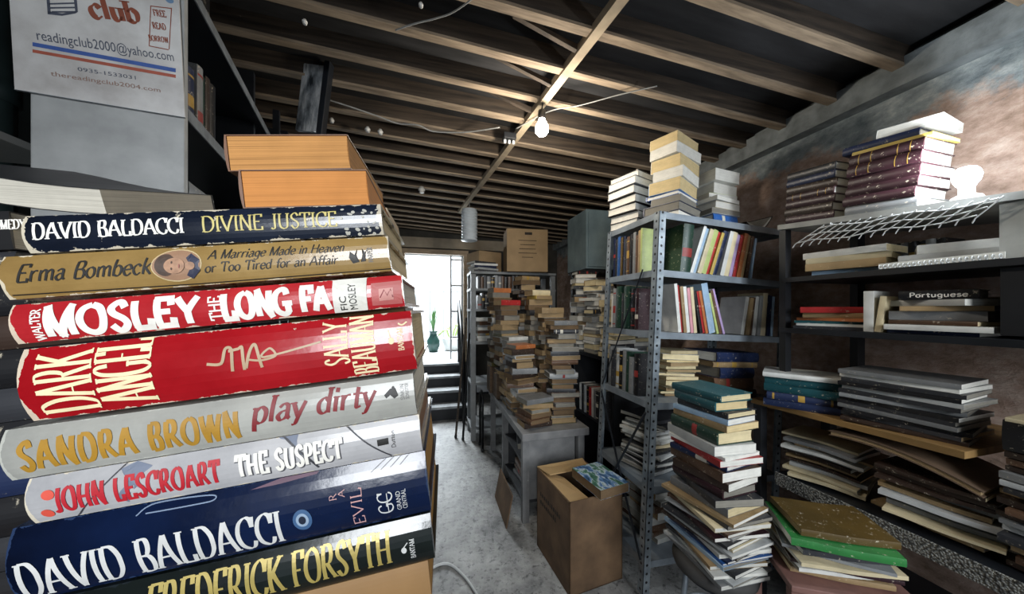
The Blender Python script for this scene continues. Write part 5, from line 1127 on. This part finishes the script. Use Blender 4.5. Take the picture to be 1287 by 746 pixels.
for k in range(10):
    a = k*.63; MB().tube([(0.05*math.cos(a), .05*math.sin(a), .22), (.12*math.cos(a), .12*math.sin(a), .40), (.24*math.cos(a), .24*math.sin(a), .42+.1*math.sin(k)), (.3*math.cos(a), .3*math.sin(a), .34+.1*math.sin(k))], [.008, .012, .016, .002], 6).build('leaf', plain('yellow-green leaf', '93a868', .5, .2, 9), wp_, True)
# wrought-iron gate beyond, pale in the glare
gt = thing('yard_gate', 'pale scrolled iron gate in the glare behind the plant', 'gate', (-.9, 7.3, .5905))
m_gate = plain('sun-bleached grey iron', '9aa0a5', .5, .1, 9)
for x in [k*.30 for k in range(7)]: MB().tube([(x, 0, 0), (x, 0, 1.25)], .012, 6).build('bar', m_gate, gt)
for z in (.1, 1.2): MB().tube([(0, 0, z), (1.8, 0, z)], .014, 6).build('cross_bar', m_gate, gt)
for k in range(6):
    c = (.15+.3*k, 0, .65); MB().tube([(c[0]+(.02+.10*j/20)*math.cos(j*.55+k), 0, c[2]+(.02+.16*j/20)*math.sin(j*.55+k)) for j in range(21)], .009, 6).build('scroll', m_gate, gt, True)
# white window frame at the right side of the doorway
wf = MB(); 
for x in (.30, .47): wf.box((x, BY+.05, .62), (x+.025, BY+.08, DZ1-.001))
for z in (.95, 1.35, 1.75, 2.15): wf.box((.325, BY+.05, z), (.47, BY+.08, z+.025))
tag(wf.build('door_1', plain('white painted frame', 'c9cdd0', .5, .05, 9)), kind='structure')
# ------------------------------------------------------------------ lights and fittings under the ceiling
pz = ceil_z(.55)
bl = at(681, 150, 1.70)
pb_ = thing('ceiling_bulb', 'glowing bare bulb hanging under the ceiling joists', 'lamp', bl)
MB().lathe([(r, -z) for r, z in bulb_profile(.036)], 20).build('bulb', emit('warm lit bulb', (1, .93, .82), 40), pb_, True)
MB().lathe([(.016, 0.0), (.02, .006), (.02, .045), (.012, .05)], 16).build('socket', plain('dark socket', '3a3632', .5, .2, 9), pb_, True)
MB().tube([(0, 0, .05), (.004, 0, .08), (0, 0, ceil_z(bl.x)-.002-bl.z)], .004, 6).build('flex', m_dsteel, pb_)
plight('ceiling_bulb_light', (bl.x+.0, bl.y-.02, bl.z-.14), 20, (1, .90, .76), .04)
# ceramic rose and tangle beside it
jz = lambda x: ceil_z(x)-.102
p = at(640, 158, 2.02); jb = thing('junction_box', 'dark junction box with white terminals beside the hanging bulb', 'junction box', (p.x, p.y, jz(p.x)-.045))
MB().box((-.04, -.03, 0), (.04, .03, .038), bev=.004).build('box_body', m_black, jb)
for x in (-.028, .0, .028): MB().lathe([(.007, -.02), (.009, -.016), (.009, -.001)], 10, Matrix.Translation((x, 0, 0))).build('terminal', m_wire, jb)
m_cer = plain('white glazed ceramic', 'd9d8d2', .25, .06, 12)
for k, (px, py, lb) in enumerate(((462, 163, 'small white ceramic insulator left of the paired insulators'), (478, 166, 'white ceramic insulator close beside the paired one under the left joists'), (417, 152, 'small white ceramic insulator nearest the left bookcase'), (530, 237, 'ring-shaped white ceramic insulator alone under the far joists'), (383, 30, 'small white ceramic knob at the top left of the ceiling'), (529, 9, 'tiny white nail knob on a near joist'))):
    d0 = (EYE, 0); z = 2.5
    P0 = on(px, py, (0, 0, jz(.4)-.02), Vector((sl*-1, 0, 1)).normalized() if False else (0, 0, 1)); zz = jz(P0.x)-.0; P0 = on(px, py, (P0.x, 0, zz-.018), (0, 0, 1)); zz = jz(P0.x)
    o = thing('insulator', lb, 'insulator', (P0.x, P0.y, zz-.002), 'ceramic insulators under the joists'); r = (.015, .015, .013, .028, .009, .008)[k]
    MB().lathe([(r*.7, 0), (r*.7, -r*.5), (r*1.1, -r*.7), (r*1.1, -r*1.2), (r*.6, -r*1.4), (r*.9, -r*1.9), (r*.4, -r*2)], 16).build('knob', m_cer, o, True)
    MB().tube([(0, 0, -r*2), (0, 0, -r*2.4)], .003, 6).build('screw', m_edge, o)
def wire(pts, r, lb, m=m_dsteel, nm='electric_wire'):
    q = [Vector(p) for p in pts]; sm = []
    for i in range(len(q)-1):
        a = q[max(0, i-1)]; b = q[i]; c = q[i+1]; d = q[min(len(q)-1, i+2)]
        for k in range(8):
            t_ = k/8; sm.append(.5*(2*b+(c-a)*t_+(2*a-5*b+4*c-d)*t_*t_+(3*b-a-3*c+d)*t_**3))
    sm.append(q[-1]); return tag(MB().tube(sm, r, 6).build(nm, m, None, True), lb, 'wire')
m_gwire = plain('dusty grey wire', '8f8f8c', .6, .2, 30)
def cw_at(px, py, drop=.022):
    P0 = on(px, py, (0, 0, jz(.4)), (0, 0, 1)); z = jz(P0.x)-drop; return on(px, py, (0, 0, z), (0, 0, 1))
wire([cw_at(402, 122), cw_at(440, 134), cw_at(475, 146), cw_at(500, 155), cw_at(525, 157), cw_at(545, 165), cw_at(585, 166), cw_at(628, 160)], .004, 'grey wire looping under the joists from the left to the junction box', m_gwire)
wire([cw_at(648, 162), cw_at(690, 140), cw_at(730, 132), cw_at(778, 119), cw_at(826, 108)], .003, 'grey wire running right from the bulb under the joists', m_gwire)
wire([cw_at(497, 38), cw_at(520, 30), cw_at(548, 23), cw_at(570, 15), cw_at(596, -3)], .003, 'thin grey wire crossing the nearest joists at the top', m_gwire)
# ribbed white plastic cylinder hanging under the far joists
p = at(590, 303, 3.25); hz_ = jz(p.x)
rb = thing('ribbed_cylinder', 'white ribbed plastic cylinder hanging below the far ceiling joists', 'lantern', (p.x, p.y, p.z))
pr = [(.02, 0), (.07, .002)]
for k in range(10): pr += [(.082, .006+k*.031), (.082, .02+k*.031), (.070, .026+k*.031), (.070, .031+k*.031)]
pr += [(.075, .32), (.02, .325)]
MB().lathe(pr, 24).build('ribbed_body', plain('milky white plastic', 'c3cbd0', .35, .1, 9), rb, True); MB().tube([(0, 0, .324), (0, 0, hz_+.0-p.z)], .003, 6).build('cord', m_gwire, rb)
# loop of pale cable on the aisle floor at the very bottom
z = .008
wire([on(px, py, (0, 0, z), (0, 0, 1)) for px, py in ((520, 742), (540, 716), (562, 708), (582, 722), (600, 748), (612, 780))], .007, 'pale grey cable looped on the aisle floor beside the foreground pile', m_wire, 'floor_cable')
# blue folder beside the grey-blue cabinet
book(TR(1.30, 2.80, 1.0505+.665, -.2) if False else TR(1.38, 2.62, 1.7175, 0) @ Matrix.Translation((0, 0, .15)) @ Matrix.Rotation(PI/2, 4, 'Z') @ STAND, .30, .2, .02, 'hard', 'pale blue', 'white', 'pale blue folder standing on end beside the grey-blue cabinet', None) if False else None
